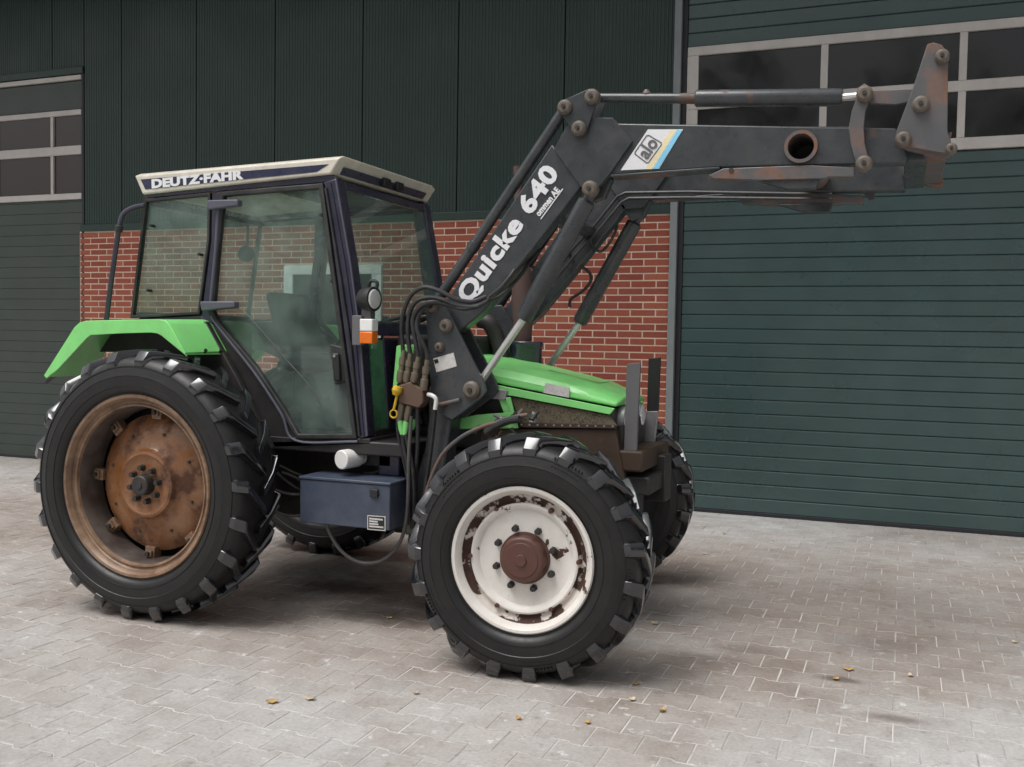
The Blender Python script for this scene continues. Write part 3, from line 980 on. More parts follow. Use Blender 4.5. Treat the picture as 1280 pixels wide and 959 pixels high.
part(MB().cyl((1.0, .15, .42), (1.9, .12, .46), .05, seg=16), 'drive_shaft', 'dark', bevel=0)

# ------------------------------------------------------------------ cab
CY = .60
rear_out = [(-0.394, 2.477), (0.106, 2.498), (0.101, 2.214), (0.03, 1.763), (-0.509, 1.734)]
door_out = [(0.182, 2.5), (0.899, 2.522), (1.142, 1.056), (0.732, 1.034), (0.625, 1.19), (0.43, 1.431), (0.138, 1.71), (0.102, 1.778), (0.142, 2.165)]
top_rail = [(-0.413, 2.508), (0.957, 2.57), (0.989, 2.546), (0.899, 2.527), (0.182, 2.504), (0.106, 2.503), (-0.394, 2.482)]
b_pillar = [(0.112, 2.497), (0.176, 2.5), (0.136, 2.165), (0.096, 1.778), (0.132, 1.705), (0.042, 1.719), (0.036, 1.763), (0.107, 2.214)]
a_pillar = [(0.904, 2.531), (0.989, 2.55), (1.089, 2.057), (1.156, 1.647), (1.209, 1.073), (1.147, 1.056)]
rear_low = [(-0.509, 1.729), (0.03, 1.758), (0.132, 1.7), (0.425, 1.421), (0.619, 1.18), (0.726, 1.029), (0.53, 1.019), (0.327, 1.25), (0.031, 1.533), (-0.465, 1.664)]
for s in (-1, 1):
    y0, y1 = s * CY, s * (CY - .045)
    yi = s * (CY - .020)
    part(MB().prism(a_pillar, s * (CY + .004), s * (CY - .09)), 'front_pillar', 'cab', bevel=.012, seg=3)
    part(MB().prism(b_pillar, s * (CY - .004), s * (CY - .055)), 'door_pillar', 'cab', bevel=.006)
    part(MB().prism(top_rail, s * (CY - .002), s * (CY - .06)), 'roof_rail', 'cab', bevel=.005)
    part(MB().prism(rear_low, s * (CY - .003), s * (CY - .06)), 'rear_side_panel', 'dark', bevel=.008)
    fr_ = part(ring_prism(rear_out, inset(rear_out, .018), s * (CY + .006), s * (CY - .03)), 'side_window', 'seal', bevel=.004)
    part(MB().prism(inset(rear_out, .015), yi, s * (CY - .026)), 'window_pane', 'glass', fr_, 0, 0)
    d_ = part(ring_prism(door_out, inset(door_out, .030), s * (CY + .010), s * (CY - .03)), 'cab_door', 'seal', bevel=.007)
    part(MB().prism(inset(door_out, .026), yi, s * (CY - .026)), 'window_pane', 'glass', d_, 0, 0)
    if s < 0:
        hd = [(0.958, 1.598), (1.043, 1.581), (1.061, 1.38), (0.992, 1.364)]
        part(MB().prism(hd, -CY - .012, -CY + .015), 'door_handle', 'seal', d_, .006)
        g_ = [(0.981, 1.548), (1.029, 1.545), (1.041, 1.389), (1.004, 1.384)]
        part(MB().prism(g_, -CY - .034, -CY - .012), 'handle_grip', 'guard_black', d_, .008)
        lk = [(1.005, -0.64, 1.53)][0]
        part(MB().cyl(lk, (lk[0], lk[1] + .03, lk[2]), .009, seg=12), 'door_lock', 'steel', d_, 0)
        for pts in ([(0.892, -0.612, 2.338), (0.89, -0.6, 2.34)], [(0.965, -0.612, 1.957), (0.963, -0.6, 1.957)], [(0.027, -0.612, 2.127), (0.029, -0.6, 2.128)], [(-0.34, -0.612, 2.311), (-0.344, -0.6, 2.312)], [(-0.365, -0.612, 1.909), (-0.369, -0.6, 1.91)]):
            p = Vector(pts[0])
            part(MB().cyl(p, p + Vector((0, .04, 0)), .009, seg=12), 'glass_knob', 'guard_black', d_, 0)
        part(MB().tube(crv([(0.313, -0.615, 1.807), (0.369, -0.612, 1.779), (0.503, -0.608, 1.652), (0.672, -0.607, 1.49), (0.81, -0.606, 1.362), (0.893, -0.606, 1.249)]), .003, 6), 'pull_cord', 'grey_hose', d_, 0)
hinge_px = ([(0.122, 2.446), (0.343, 2.443), (0.349, 2.405), (0.128, 2.389)], [(0.07, 1.84), (0.322, 1.841), (0.328, 1.802), (0.082, 1.782)])
for h_ in hinge_px:
    part(MB().prism(h_, -CY - .055, -CY - .005), 'door_hinge', 'hinge', bevel=.008)
strip = [(0.174, -0.612, 2.393), (0.158, -0.612, 2.163), (0.117, -0.612, 1.802)]
part(MB().tube(strip, .011, 8), 'pillar_strip', 'hinge', bevel=0)
# seam strips and ridges along the front pillar and door edge
part(MB().tube([(0.923, -0.612, 2.492), (1.023, -0.612, 1.988), (1.096, -0.612, 1.601), (1.159, -0.612, 1.076)], .008, 8), 'pillar_strip', 'seal', bevel=0)
part(MB().tube(crv([(0.123, -0.612, 1.753), (0.171, -0.612, 1.691), (0.439, -0.612, 1.417), (0.633, -0.612, 1.177), (0.734, -0.612, 1.026), (1.149, -0.612, 1.043)]), .008, 8), 'door_sill_seal', 'hinge', bevel=0)
part(MB().tube([(0.951, -0.606, 2.515), (1.051, -0.606, 2.057), (1.123, -0.606, 1.647), (1.182, -0.606, 1.077)], .007, 8), 'pillar_ridge', 'cab', bevel=0)
part(MB().tube([(0.985, -0.602, 2.532), (1.085, -0.602, 2.057), (1.152, -0.602, 1.656), (1.205, -0.602, 1.078)], .006, 8), 'pillar_ridge', 'hinge', bevel=0)  # paler tone paints a highlight along this ridge
sill = [(0.501, 1.008), (1.22, 1.065), (1.226, 1.028), (0.513, 0.97)]
part(MB().prism(sill, -CY, CY), 'cab_sill', 'dark', bevel=.006)

# windscreen between the front pillars, the low corner windows and the cowl
wa, wb = [(0.989, -0.6, 2.541)][0], [(1.155, -0.6, 1.729)][0]
wc = [(1.209, -0.6, 1.073)][0]
def front_quad(p, q, y0, y1, t=.006, dx=0.0):
    return MB().loft([[(p[0] + dx, y0, p[2]), (p[0] + dx - t, y0, p[2]), (q[0] + dx - t, y0, q[2]), (q[0] + dx, y0, q[2])],
                      [(p[0] + dx, y1, p[2]), (p[0] + dx - t, y1, p[2]), (q[0] + dx - t, y1, q[2]), (q[0] + dx, y1, q[2])]])
part(front_quad(wa, wb, -.595, .595, dx=-.012), 'windscreen', 'glass', None, 0, 0)
def lerp3(a, b, t):
    return tuple(a[i] + (b[i] - a[i]) * t for i in range(3))
part(front_quad(wa, lerp3(wa, wb, .06), -.51, .51, .04), 'windscreen_header', 'cab', bevel=.006)
part(front_quad(lerp3(wb, wc, 0), lerp3(wb, wc, .12), -.50, .50, .05), 'cowl_rail', 'cab', bevel=.008)
part(front_quad(lerp3(wb, wc, .16), lerp3(wb, wc, .98), -.50, -.345, .006, -.010), 'corner_window', 'glass_low', None, 0, 0)
part(front_quad(lerp3(wb, wc, .16), lerp3(wb, wc, .98), .50, .345, .006, -.010), 'corner_window', 'glass_low', None, 0, 0)
part(front_quad(lerp3(wb, wc, .14), lerp3(wb, wc, 1.0), -.345, .345, .05), 'firewall', 'cab', bevel=.01)
part(front_quad(lerp3(wb, wc, .95), lerp3(wb, wc, 1.06), -.52, .52, .05), 'cab_front_sill', 'dark', bevel=.008)
# rear window
ra, rb = [(-0.388, -0.6, 2.472)][0], [(-0.503, -0.6, 1.739)][0]
part(front_quad(ra, rb, -.57, .57, .006, .02), 'rear_window', 'glass', None, 0, 0)
part(front_quad(ra, lerp3(ra, rb, .05), -.56, .56, .03, .03).add(*(lambda m: (m.v, m.f))(front_quad(lerp3(ra, rb, .95), rb, -.56, .56, .03, .03))), 'rear_window_frame', 'cab', bevel=.005)
part(MB().box(rb[0] + .02, rb[0] + .07, -.56, .56, 1.05, rb[2]), 'rear_wall', 'dark', bevel=.01)

# roof
rf = [(-0.458, 2.62), (1.022, 2.656), (0.959, 2.569), (-0.395, 2.504)]
RY = .62
roof_t = part(MB().loft([[(x, -RY, z) for x, z in rf], [(x, -RY + .05, z + (.02 if k < 2 else 0)) for k, (x, z) in enumerate(rf)],
                         [(x, RY - .05, z + (.02 if k < 2 else 0)) for k, (x, z) in enumerate(rf)], [(x, RY, z) for x, z in rf]]), 'cab_roof', 'cream', bevel=.010, seg=3)
stripe = [(-0.407, 2.596), (0.948, 2.624), (0.868, 2.584), (-0.37, 2.533)]
part(MB().prism(stripe, -RY - .0025, -RY + .01), 'roof_stripe', 'navy', roof_t, 0, 0)
ta, tb = [(-0.32, -0.6235, 2.54), (0.385, -0.6235, 2.569)]
dxt = Vector(tb) - Vector(ta)
text('roof_lettering', 'DEUTZ\u00b7FAHR', .071, (ta[0], -.6238, ta[2]), dxt, (0, -1, 0), 'white', roof_t, bold=.0040, xs=1.55, space=1.04)
# dark recess of the front visor and the lamps in it
va, vb = rf[1], rf[2]
def vis(t):
    return (va[0] + (vb[0] - va[0]) * t, 0, va[1] + (vb[1] - va[1]) * t)
part(front_quad(vis(.42), vis(.88), -.53, .53, .012, .004), 'visor_panel', 'navy', roof_t, .002)
for y in (-.05, .12):
    c = vis(.62)
    part(MB().box(c[0] - .005, c[0] + .03, y - .03, y + .06, c[2] - .025, c[2] + .03), 'roof_lamp', 'guard_black', roof_t, .008)
part(MB().box(rf[3][0] + .05, rf[2][0] - .04, -.55, .55, rf[2][1] - .03, rf[2][1] - .002), 'roof_lining', 'dark', bevel=.01)

# cab inside: seat, steering wheel, dash, far mirror
st = part(MB().box(.35, .80, -.24, .24, 1.42, 1.54), 'driver_seat', 'seat', bevel=.04, seg=3)
part(MB().loft([[(.34, -.22, 1.50), (.34, .22, 1.50), (.44, .22, 1.50), (.44, -.22, 1.50)], [(.20, -.20, 1.92), (.20, .20, 1.92), (.28, .20, 1.92), (.28, -.20, 1.92)]]), 'seat_back', 'seat', st, .035, seg=3)
part(MB().box(.42, .74, -.2, .2, 1.04, 1.42), 'seat_base', 'dark', st, .02)
sw = part(MB().cyl((1.30, 0, 1.10), (1.12, 0, 1.70), .04, seg=12), 'steering_column', 'dark', bevel=0)
c = Vector((1.10, 0, 1.74))
ax = Vector((-.29, 0, .957))
u = ax.orthogonal().normalized()
v = ax.cross(u)
part(MB().tube([c + (u * math.cos(k * PI / 12) + v * math.sin(k * PI / 12)) * .20 for k in range(25)], .014, 8), 'steering_wheel', 'seal', sw, 0)
part(MB().cyl(c - u * .2, c + u * .2, .010, seg=8).cyl(c - v * .2, c + v * .2, .010, seg=8), 'steering_spokes', 'dark', sw, 0)
part(MB().box(1.22, 1.40, -.30, .30, 1.20, 1.66), 'dashboard', 'dark', bevel=.03)
part(MB().box(.45, 1.15, .28, .55, 1.05, 1.56), 'side_console', 'dark', bevel=.03)
for k in range(3):
    part(MB().cyl((.62 + .14 * k, .34, 1.55), (.66 + .14 * k, .32, 1.74), .008, seg=8).cyl((.66 + .14 * k, .32, 1.73), (.665 + .14 * k, .318, 1.78), .018, seg=10), 'control_lever', 'guard_black', bevel=.002)
mr = [(-0.646, 0.78, 2.254)][0]
mo = part(MB().tube([(mr[0] + .05 * math.sin(a), mr[1], mr[2]) for a in (0,)] + [(mr[0] + .02, mr[1] - .02, mr[2] + .22), (mr[0] + .1, .60, mr[2] + .30)], .010, 8), 'mirror_arm', 'dark', bevel=0)
part(MB().rev([(0, 0), (.0, .02), (.3, .052), (.6, .062), (1, .062), (1, 0)], (mr[0] - .03, mr[1], mr[2]), (mr[0] + .03, mr[1] - .05, mr[2]), 20), 'mirror', 'guard_black', mo, .004)

# ------------------------------------------------------------------ rear mudguards
f_top = [(-0.828, 1.377), (-0.585, 1.672), (-0.548, 1.698), (-0.498, 1.71), (-0.237, 1.718), (0.044, 1.724), (0.09, 1.718), (0.125, 1.693), (0.232, 1.535)]
f_low = [(-0.809, 1.358), (-0.719, 1.414), (-0.492, 1.606), (-0.462, 1.626), (-0.237, 1.638), (-0.014, 1.646), (0.033, 1.642), (0.067, 1.628), (0.238, 1.517)]
for s in (-1, 1):
    yo, yi = s * .98, s * .60
    mb = MB()
    t = .012
    for k in range(len(f_top) - 1):
        a, b, c_, d_ = f_top[k], f_top[k + 1], f_low[k + 1], f_low[k]
        # outer lip
        mb.add([(a[0], yo, a[1]), (b[0], yo, b[1]), (c_[0], yo, c_[1]), (d_[0], yo, d_[1]),
                (a[0], yo - s * t, a[1]), (b[0], yo - s * t, b[1]), (c_[0], yo - s * t, c_[1]), (d_[0], yo - s * t, d_[1])],
               [(0, 1, 2, 3), (7, 6, 5, 4), (3, 2, 6, 7)])
        # top skin running in to the cab
        mb.add([(a[0], yo, a[1]), (b[0], yo, b[1]), (b[0], yi, b[1] + .008), (a[0], yi, a[1] + .008),
                (a[0], yo, a[1] - t), (b[0], yo, b[1] - t), (b[0], yi, b[1] - t), (a[0], yi, a[1] - t)],
               [(0, 1, 2, 3), (7, 6, 5, 4), (2, 6, 7, 3)])
    me = mb.mesh('mudguard')
    b = bmesh.new(); b.from_mesh(me); bmesh.ops.remove_doubles(b, verts=b.verts, dist=.0005); bmesh.ops.recalc_face_normals(b, faces=b.faces); b.to_mesh(me); b.free()
    fd = link('rear_mudguard', me, 'green', tr, .012, 42, 3)
    part(MB().prism([(-1.177, 1.299), (-0.903, 1.669), (0.118, 1.719), (0.342, 1.396), (0.601, 0.977), (0.344, 0.962), (0.047, 1.338), (-0.383, 1.525), (-0.836, 1.515)], s * .62, s * .66), 'inner_guard', 'dark', fd, .005)
    xb, zb_ = f_top[-1]
    for yb in (.80, .66):
        part(MB().cyl((xb + .006, s * yb, zb_ + .016), (xb - .02, s * yb, zb_ - .005), .011, seg=8), 'guard_bolt', 'dark', fd, 0)
# handrail at the rear corner of the cab
part(MB().tube(crv([(-0.4, -0.6, 2.438), (-0.452, -0.64, 2.419), (-0.491, -0.68, 2.376), (-0.504, -0.7, 2.295), (-0.53, -0.7, 2.168), (-0.569, -0.7, 1.96), (-0.608, -0.7, 1.721)]), .016, 10), 'handrail', 'cab', bevel=0)
part(MB().rev([(0, 0), (0, .024), (1, .024), (1, 0)], [(-0.501, -0.7, 2.305)][0], [(-0.511, -0.7, 2.266)][0], 12), 'rail_clamp', 'dark', bevel=.003)

# ------------------------------------------------------------------ bonnet
hb = [(1.713, 1.418), (1.838, 1.397), (2.226, 1.336), (2.586, 1.281)]       # lower edge of the bonnet on the near side
ht = [(1.328, 1.6), (1.518, 1.573), (1.94, 1.502), (2.346, 1.421), (2.491, 1.382)]      # far edge of its top
def interp(L_, x):
    if x <= L_[0][0]: i = 0
    else:
        i = max(k for k in range(len(L_) - 1) if L_[k][0] <= x)
    (x0, z0), (x1, z1) = L_[i], L_[i + 1]
    return z0 + (z1 - z0) * (x - x0) / (x1 - x0)
rings = []
xn = hb[-1][0]
xs_h = [1.48 + (xn - 1.48) * k / 7 for k in range(8)]
for k, x in enumerate(xs_h):
    zb, zt = interp(hb, x), interp(ht, x)
    hwid = .34 - .03 * (k / 7)
    e = 0.0 if k < 7 else .03
    half = [(-hwid, zb), (-hwid + .004, zb + (zt - zb) * .35), (-hwid + .035, zb + (zt - zb) * .70 - e), (-.225, zt - .012 - e), (-.18, zt - e)]
    rings.append([(x + (.03 * (z - zb) / (zt - zb) if k == 7 else 0), y, z) for y, z in half] + [(x + (.03 * (z - zb) / (zt - zb) if k == 7 else 0), -y, z) for y, z in reversed(half)])
bon = part(MB().loft(rings), 'bonnet', 'green', bevel=.012, sm=28, seg=3)
# sunken top panel towards the nose and a decal on the flank
x0, x1 = xs_h[4], xs_h[6]
part(MB().add([(x0, -.12, interp(ht, x0) + .004), (x0, .12, interp(ht, x0) + .004), (x1, .12, interp(ht, x1) + .004), (x1, -.12, interp(ht, x1) + .004)], [(0, 1, 2, 3)]), 'bonnet_badge', 'green', bon, 0, 0)
pl = [(2.181, 1.401), (2.323, 1.379), (2.319, 1.325), (2.168, 1.346)]
part(MB().prism(pl, -.3285, -.318), 'bonnet_plate', 'sticker', bon, 0, 0)
strip_px = [(1.737, 1.401), (1.837, 1.389), (2.585, 1.275), (2.559, 1.241), (1.986, 1.322), (1.947, 1.325), (2.018, 1.147), (1.969, 1.145), (1.898, 1.31), (1.748, 1.35)]
for s in (-1, 1):
    part(MB().prism(strip_px, s * .336, s * .32), 'bonnet_side_strip', 'green', bon, .003)
    gr = part(MB().prism([(1.971, 1.317), (2.551, 1.235), (2.597, 1.178), (2.032, 1.156)], s * .318, s * .30), 'side_grille', 'grille', bon, .002)
    part(MB().prism([(1.983, 1.172), (2.588, 1.187), (2.593, 1.165), (1.989, 1.144)], s * .326, s * .31), 'grille_rail', 'brown_rust', bon, .002)
    for q in range(12):
        p0 = Vector([(2.042, 1.161), (2.575, 1.177)][0]); p1 = Vector([(2.042, 1.161), (2.575, 1.177)][1])
        p = p0 + (p1 - p0) * q / 11
        part(MB().cyl((p.x, s * .329, p.y), (p.x, s * .32, p.y), .006, seg=8), 'rivet', 'steel', gr, 0)
    part(MB().prism([(1.78, 1.124), (2.584, 1.163), (2.645, 0.886), (2.225, 0.83), (1.784, 0.827)], s * .31, s * .26), 'frame_side_plate', 'brown_rust', bevel=.006)
    part(MB().prism([(1.596, 1.116), (1.605, 1.168), (1.777, 1.208), (1.984, 1.231), (1.953, 1.312), (1.983, 1.317), (2.034, 1.142)], s * .36, s * .345), 'lower_side_panel', 'green', bon, .004)
    part(MB().prism([(1.819, 1.371), (1.962, 1.353), (1.949, 1.298), (1.805, 1.306)], s * .352, s * .338), 'panel_bracket', 'steel', bon, .003)
part(MB().box(xn - .06, xn - .01, -.285, .285, .98, interp(ht, xn) - .08), 'front_grille', 'dark', bon, .02)
for s in (-1, 1):
    hz = interp(hb, xn) - .075
    hl = part(MB().rev([(0, 0), (0, .070), (.5, .078), (1, .070), (1, 0)], (xn - .03, s * .17, hz), (xn + .03, s * .17, hz), 28), 'headlight', 'steel', bevel=.004)
    part(MB().rev([(0, .066), (.6, .050), (1, 0)], (xn + .03, s * .17, hz), (xn + .045, s * .17, hz), 28), 'lamp_lens', 'lamp_glass', hl, 0)

# front guard plates, weight bracket
gd = [(2.63, 1.518), (2.706, 1.528), (2.699, 1.234), (2.697, 0.96), (2.624, 0.956), (2.627, 1.231)]
part(MB().prism(gd, -.27, -.245), 'lamp_guard', 'guard', bevel=.003)
gd2 = [(2.624, 1.542), (2.696, 1.548), (2.69, 1.229), (2.621, 1.226)]
part(MB().prism(gd2, .25, .275), 'lamp_guard', 'guard_black', bevel=.003)
gd3 = [(2.617, 1.225), (2.69, 1.229), (2.667, 0.949), (2.599, 0.936)]
part(MB().prism(gd3, .247, .27), 'lamp_guard', 'steel', bevel=.003)
bx = [(2.64, -0.28, 0.943)][0]
wb_ = part(MB().box(bx[0] - .25, bx[0] + .10, -.30, .34, .93, 1.045), 'weight_bracket', 'brown_rust', bevel=.012)
part(MB().box(bx[0] - .20, bx[0] + .13, -.26, .30, .80, .90), 'bracket_bar', 'dark', wb_, .01)
part(MB().box(bx[0] + .03, bx[0] + .15, .05, .20, .72, .99), 'tow_hitch', 'dark', wb_, .01)

# exhaust and air cleaner on the far side of the bonnet
ex0, ex1, ex2, ex3 = [(1.826, 0.26, 1.564), (1.817, 0.26, 1.764), (1.805, 0.26, 2.138), (1.762, 0.26, 2.719)]
part(MB().rev([(0, 0), (0, .028), (.02, .034), (.12, .055), (.20, .062), (.52, .062), (.58, .05), (.64, .028), (1, .026), (1, .021), (.9, .021), (.9, 0)], (ex0[0], .26, ex0[2] - .05), ex3, 20), 'exhaust_stack', 'exhaust', bevel=0)
ac = [(1.854, 0.2, 1.545)][0]
part(MB().rev([(0, 0), (0, .10), (.85, .10), (.9, .108), (1, .108), (1, 0)], (ac[0] + .0, .22, ac[2] - .15), (ac[0], .22, ac[2] + .085), 28), 'air_cleaner', 'cab', bevel=.006)
part(MB().tube(crv([(1.592, 0.1, 1.758), (1.657, 0.1, 1.734), (1.703, 0.12, 1.636), (1.738, 0.12, 1.514)]), .05, 14), 'intake_duct', 'dark', bevel=0)
part(MB().box(1.50, 1.66, -.30, .30, 1.38, 1.66), 'cowl_box', 'dark', bevel=.03)

# lamps by the front pillar
lp = [(1.228, -0.62, 1.856)][0]
lm = part(MB().rev([(0, 0), (0, .030), (.25, .058), (.8, .070), (1, .070), (1, .062), (.93, .0)], (lp[0] - .075, lp[1], lp[2]), (lp[0] + .035, lp[1] - .015, lp[2]), 28), 'work_lamp', 'guard_black', bevel=.003)
part(MB().rev([(0, .064), (.7, .05), (1, 0)], (lp[0] + .024, lp[1] - .0135, lp[2]), (lp[0] + .048, lp[1] - .0165, lp[2]), 28), 'lamp_lens', 'lamp_glass', lm, 0)
part(MB().tube(crv([(lp[0] - .02, lp[1], lp[2] + .06), (lp[0], lp[1], lp[2] + .10), (lp[0] + .04, lp[1], lp[2] + .095), (lp[0] + .04, lp[1], lp[2] + .06)]), .010, 8), 'lamp_handle', 'guard_black', lm, 0)
part(MB().box(lp[0] - .05, lp[0] + .01, lp[1] - .015, lp[1] + .04, lp[2] - .13, lp[2] - .05), 'lamp_bracket', 'worn_steel', lm, .004)
i0 = [(1.193, -0.62, 1.743), (1.275, -0.62, 1.743), (1.272, -0.62, 1.604)]
iw = i0[1][0] - i0[0][0]
ind = part(MB().box(i0[0][0], i0[1][0], -.68, -.61, i0[2][2], i0[2][2] + (i0[0][2] - i0[2][2]) * .49), 'turn_signal', 'orange', bevel=.006)
part(MB().box(i0[0][0], i0[1][0], -.68, -.61, i0[2][2] + (i0[0][2] - i0[2][2]) * .50, i0[0][2]), 'side_lamp', 'clear_lens', ind, .006)
part(MB().box(i0[0][0] - .06, i0[0][0], -.66, -.62, i0[2][2] - .01, i0[0][2] + .02), 'lamp_mount', 'guard', ind, .004)

# ------------------------------------------------------------------ front loader
def pinp(px3, r, h=.03, mat='pin', par=None):
    p = Vector(px3)
    o = part(MB().rev([(0, 0), (0, r * .72), (.25, r), (1, r), (1, 0)], p - Vector((0, h, 0)), p + Vector((0, .03, 0)), 24), 'pivot_pin', mat, par, .003)
    part(MB().rev([(0, 0), (0, r * .28), (1, r * .30), (1, 0)], p - Vector((0, h + .012, 0)), p - Vector((0, h - .004, 0)), 6), 'pin_bolt', 'dark' if mat != 'dark' else 'pin', o, 0)
    return o
def drill(ob, c, r_):
    """bore a round hole through a plate along Y"""
    cu = bpy.data.objects.new('cutter', MB().cyl((c[0], -2, c[2]), (c[0], 2, c[2]), r_, seg=40).mesh('cutter'))
    col.objects.link(cu)
    bo_ = ob.modifiers.new('hole', 'BOOLEAN')
    bo_.object = cu
    bo_.operation = 'DIFFERENCE'
    bo_.solver = 'EXACT'
    bpy.context.view_layer.update()
    dg = bpy.context.evaluated_depsgraph_get()
    me = bpy.data.meshes.new_from_object(ob.evaluated_get(dg))
    ob.modifiers.clear()
    ob.data = me
    bpy.data.objects.remove(cu)
lower = [(2.255, 2.689), (2.43, 2.461), (1.87, 1.791), (1.721, 1.674), (1.597, 1.708), (1.616, 1.816)]
upper = [(2.485, 2.792), (2.624, 2.775), (3.971, 2.667), (4.024, 2.53), (4.018, 2.501), (3.834, 2.506), (3.147, 2.522), (2.587, 2.509), (2.505, 2.462), (2.421, 2.461), (2.355, 2.641)]
knee = [(2.335, 2.768), (2.449, 2.813), (2.593, 2.802), (2.701, 2.676), (2.582, 2.513), (2.527, 2.453), (2.428, 2.449), (2.272, 2.656)]
YO, YI = -.50, -.40
for s in (1, -1):
    A = part(MB().prism(lower, s * YO, s * YI), 'lower_boom', 'loader', bevel=.008)
    B = part(MB().prism(upper, s * (YO - .001), s * (YI + .001)), 'front_boom', 'loader', bevel=.008)
    drill(B, [(3.542, -0.5, 2.601)][0], .066)
    part(MB().prism(knee, s * (YO - .016), s * (YI + .016)), 'knee_plate', 'loader', bevel=.003)
    if s == 1:
        lowb, upb = A, B
    # rolled edge along the underside of the front boom
    e_ = [(2.587, -0.5, 2.507), (3.151, -0.5, 2.521)]
    part(MB().bar((e_[0][0], s * -.452, e_[0][2] - .004), (e_[1][0], s * -.452, e_[1][2] - .004), .125, .012), 'boom_flange', 'loader', B, .003)
    # bell crank, link rods and tilt ram
    tri = [(2.302, 2.886), (2.32, 2.905), (2.469, 2.957), (2.504, 2.942), (2.517, 2.908), (2.456, 2.734), (2.43, 2.715), (2.39, 2.734), (2.308, 2.844)]
    part(MB().prism(tri, s * -.535, s * -.517), 'bell_crank', 'loader', bevel=.003)
    part(MB().prism(tri, s * -.395, s * -.38), 'bell_crank', 'loader', bevel=.003)
    for q in [(2.338, -0.535, 2.867), (2.486, -0.535, 2.911), (2.417, -0.535, 2.752)]:
        pinp((q[0], q[1] if s == 1 else .50, q[2]), .040) if s == 1 else part(MB().cyl((q[0], .38, q[2]), (q[0], .55, q[2]), .036, seg=20), 'pivot_pin', 'pin')
    l0, l1 = [(2.31, -0.46, 2.88), (1.541, -0.46, 1.818)]
    part(MB().cyl((l0[0], s * -.455, l0[2]), (l1[0], s * -.455, l1[2]), .030, seg=20), 'levelling_rod', 'loader', bevel=0)
    m_ = lerp3(l0, l1, .66); m2 = lerp3(l0, l1, .70)
    part(MB().cyl((m_[0], s * -.455, m_[2]), (m2[0], s * -.455, m2[2]), .035, seg=20), 'rod_nut', 'loader', bevel=.002)
    t0, t1, t2, t3 = [(2.47, -0.46, 2.927), (3.01, -0.46, 2.884), (3.723, -0.46, 2.838), (3.822, -0.46, 2.84)]
    yy = s * -.455
    f = lambda p: (p[0], yy, p[2])
    ram = part(MB().rev([(0, 0), (0, .024), (.97, .027), (1, .027), (1, 0)], f(t0), f(t1), 20), 'tilt_rod_tube', 'loader', bevel=0)
    ram = part(MB().rev([(0, 0), (0, .036), (.01, .043), (.985, .043), (1, .038), (1, 0)], f(t1), f(t2), 28), 'tilt_ram', 'loader', bevel=0)
    part(MB().cyl(f(t2), f(t3), .019, seg=20), 'ram_rod', 'chrome', ram, 0)
    part(MB().rev([(0, 0), (0, .02), (.5, .024), (1, .012), (1, 0)], *[(p[0], yy, p[2]) for p in [(2.755, -0.46, 2.906), (2.754, -0.46, 2.947)]], 12), 'grease_cap', 'worn_steel', ram, 0)
    # curved link, straight link, carriage plate
    cl_ = [(3.795, 2.855), (3.826, 2.875), (3.859, 2.85), (3.85, 2.798), (3.834, 2.747), (3.829, 2.672), (3.835, 2.597), (3.855, 2.521), (3.857, 2.475), (3.828, 2.469), (3.798, 2.508), (3.774, 2.589), (3.761, 2.673), (3.773, 2.751), (3.793, 2.81)]
    part(MB().prism(cl_, s * -.545, s * -.52), 'curved_link', 'worn_steel', bevel=.003)
    sl = [(3.848, 2.848), (4.038, 2.841), (4.078, 2.801), (4.08, 2.742), (4.026, 2.783), (3.967, 2.774), (3.85, 2.788)]
    part(MB().prism(sl, s * -.512, s * -.49), 'carriage_link', 'worn_steel', bevel=.003)
    cp = [(4.094, 3.028), (4.121, 3.033), (4.155, 3.019), (4.176, 2.988), (4.184, 2.944), (4.192, 2.628), (4.21, 2.572), (4.208, 2.529), (4.182, 2.526), (4.023, 2.564), (3.981, 2.581), (3.969, 2.608), (3.975, 2.644), (4.038, 2.832)]
    cpo = part(MB().prism(cp, s * -.565, s * -.545), 'carriage_plate', 'worn_steel', bevel=.004)
    part(MB().prism(cp, s * -.455, s * -.44), 'carriage_plate', 'worn_steel', bevel=.004)
    if s == 1:
        for q, r_ in zip([(3.829, -0.55, 2.823), (3.836, -0.55, 2.498), (4.158, -0.57, 2.963), (4.075, -0.57, 2.753), (4.005, -0.57, 2.598), (4.21, -0.57, 2.543)], (.038, .038, .032, .038, .036, .026)):
            pinp(q, r_)
    # folded parking stand under the boom
    sd = [(3.096, 2.482), (3.171, 2.514), (3.576, 2.511), (3.791, 2.489), (3.792, 2.444), (3.671, 2.449), (3.664, 2.442), (3.35, 2.447), (3.121, 2.465)]
    sd_o = part(MB().prism(sd, s * -.515, s * -.45), 'parking_stand', 'worn_steel', bevel=.004)
    if s == 1:
        q = [(3.21, -0.52, 2.503)][0]
        part(MB().cyl(q, (q[0], q[1] + .02, q[2]), .012, seg=12), 'stand_pin', 'dark', sd_o, 0)
    sd2 = [(3.325, 2.454), (3.631, 2.449), (3.614, 2.399), (3.481, 2.401)]
    part(MB().prism(sd2, s * -.50, s * -.43), 'stand_bracket', 'loader', sd_o, .004)
    # lift ram
    c0, c1, c2 = [(2.488, -0.5, 2.434), (2.108, -0.5, 1.753), (1.829, -0.5, 1.36)]
    yy = s * -.50
    lr_ = part(MB().rev([(0, 0), (0, .030), (.07, .030), (.09, .048), (.97, .048), (1, .042), (1, 0)], f(c0), f(c1), 28), 'lift_ram', 'loader', bevel=0)
    part(MB().cyl(f(c1), f(c2), .021, seg=20), 'ram_rod', 'chrome', lr_, 0)
    if s == 1:
        pinp((c0[0], -.545, c0[2]), .042)
        pinp((c2[0], -.545, c2[2]), .050)
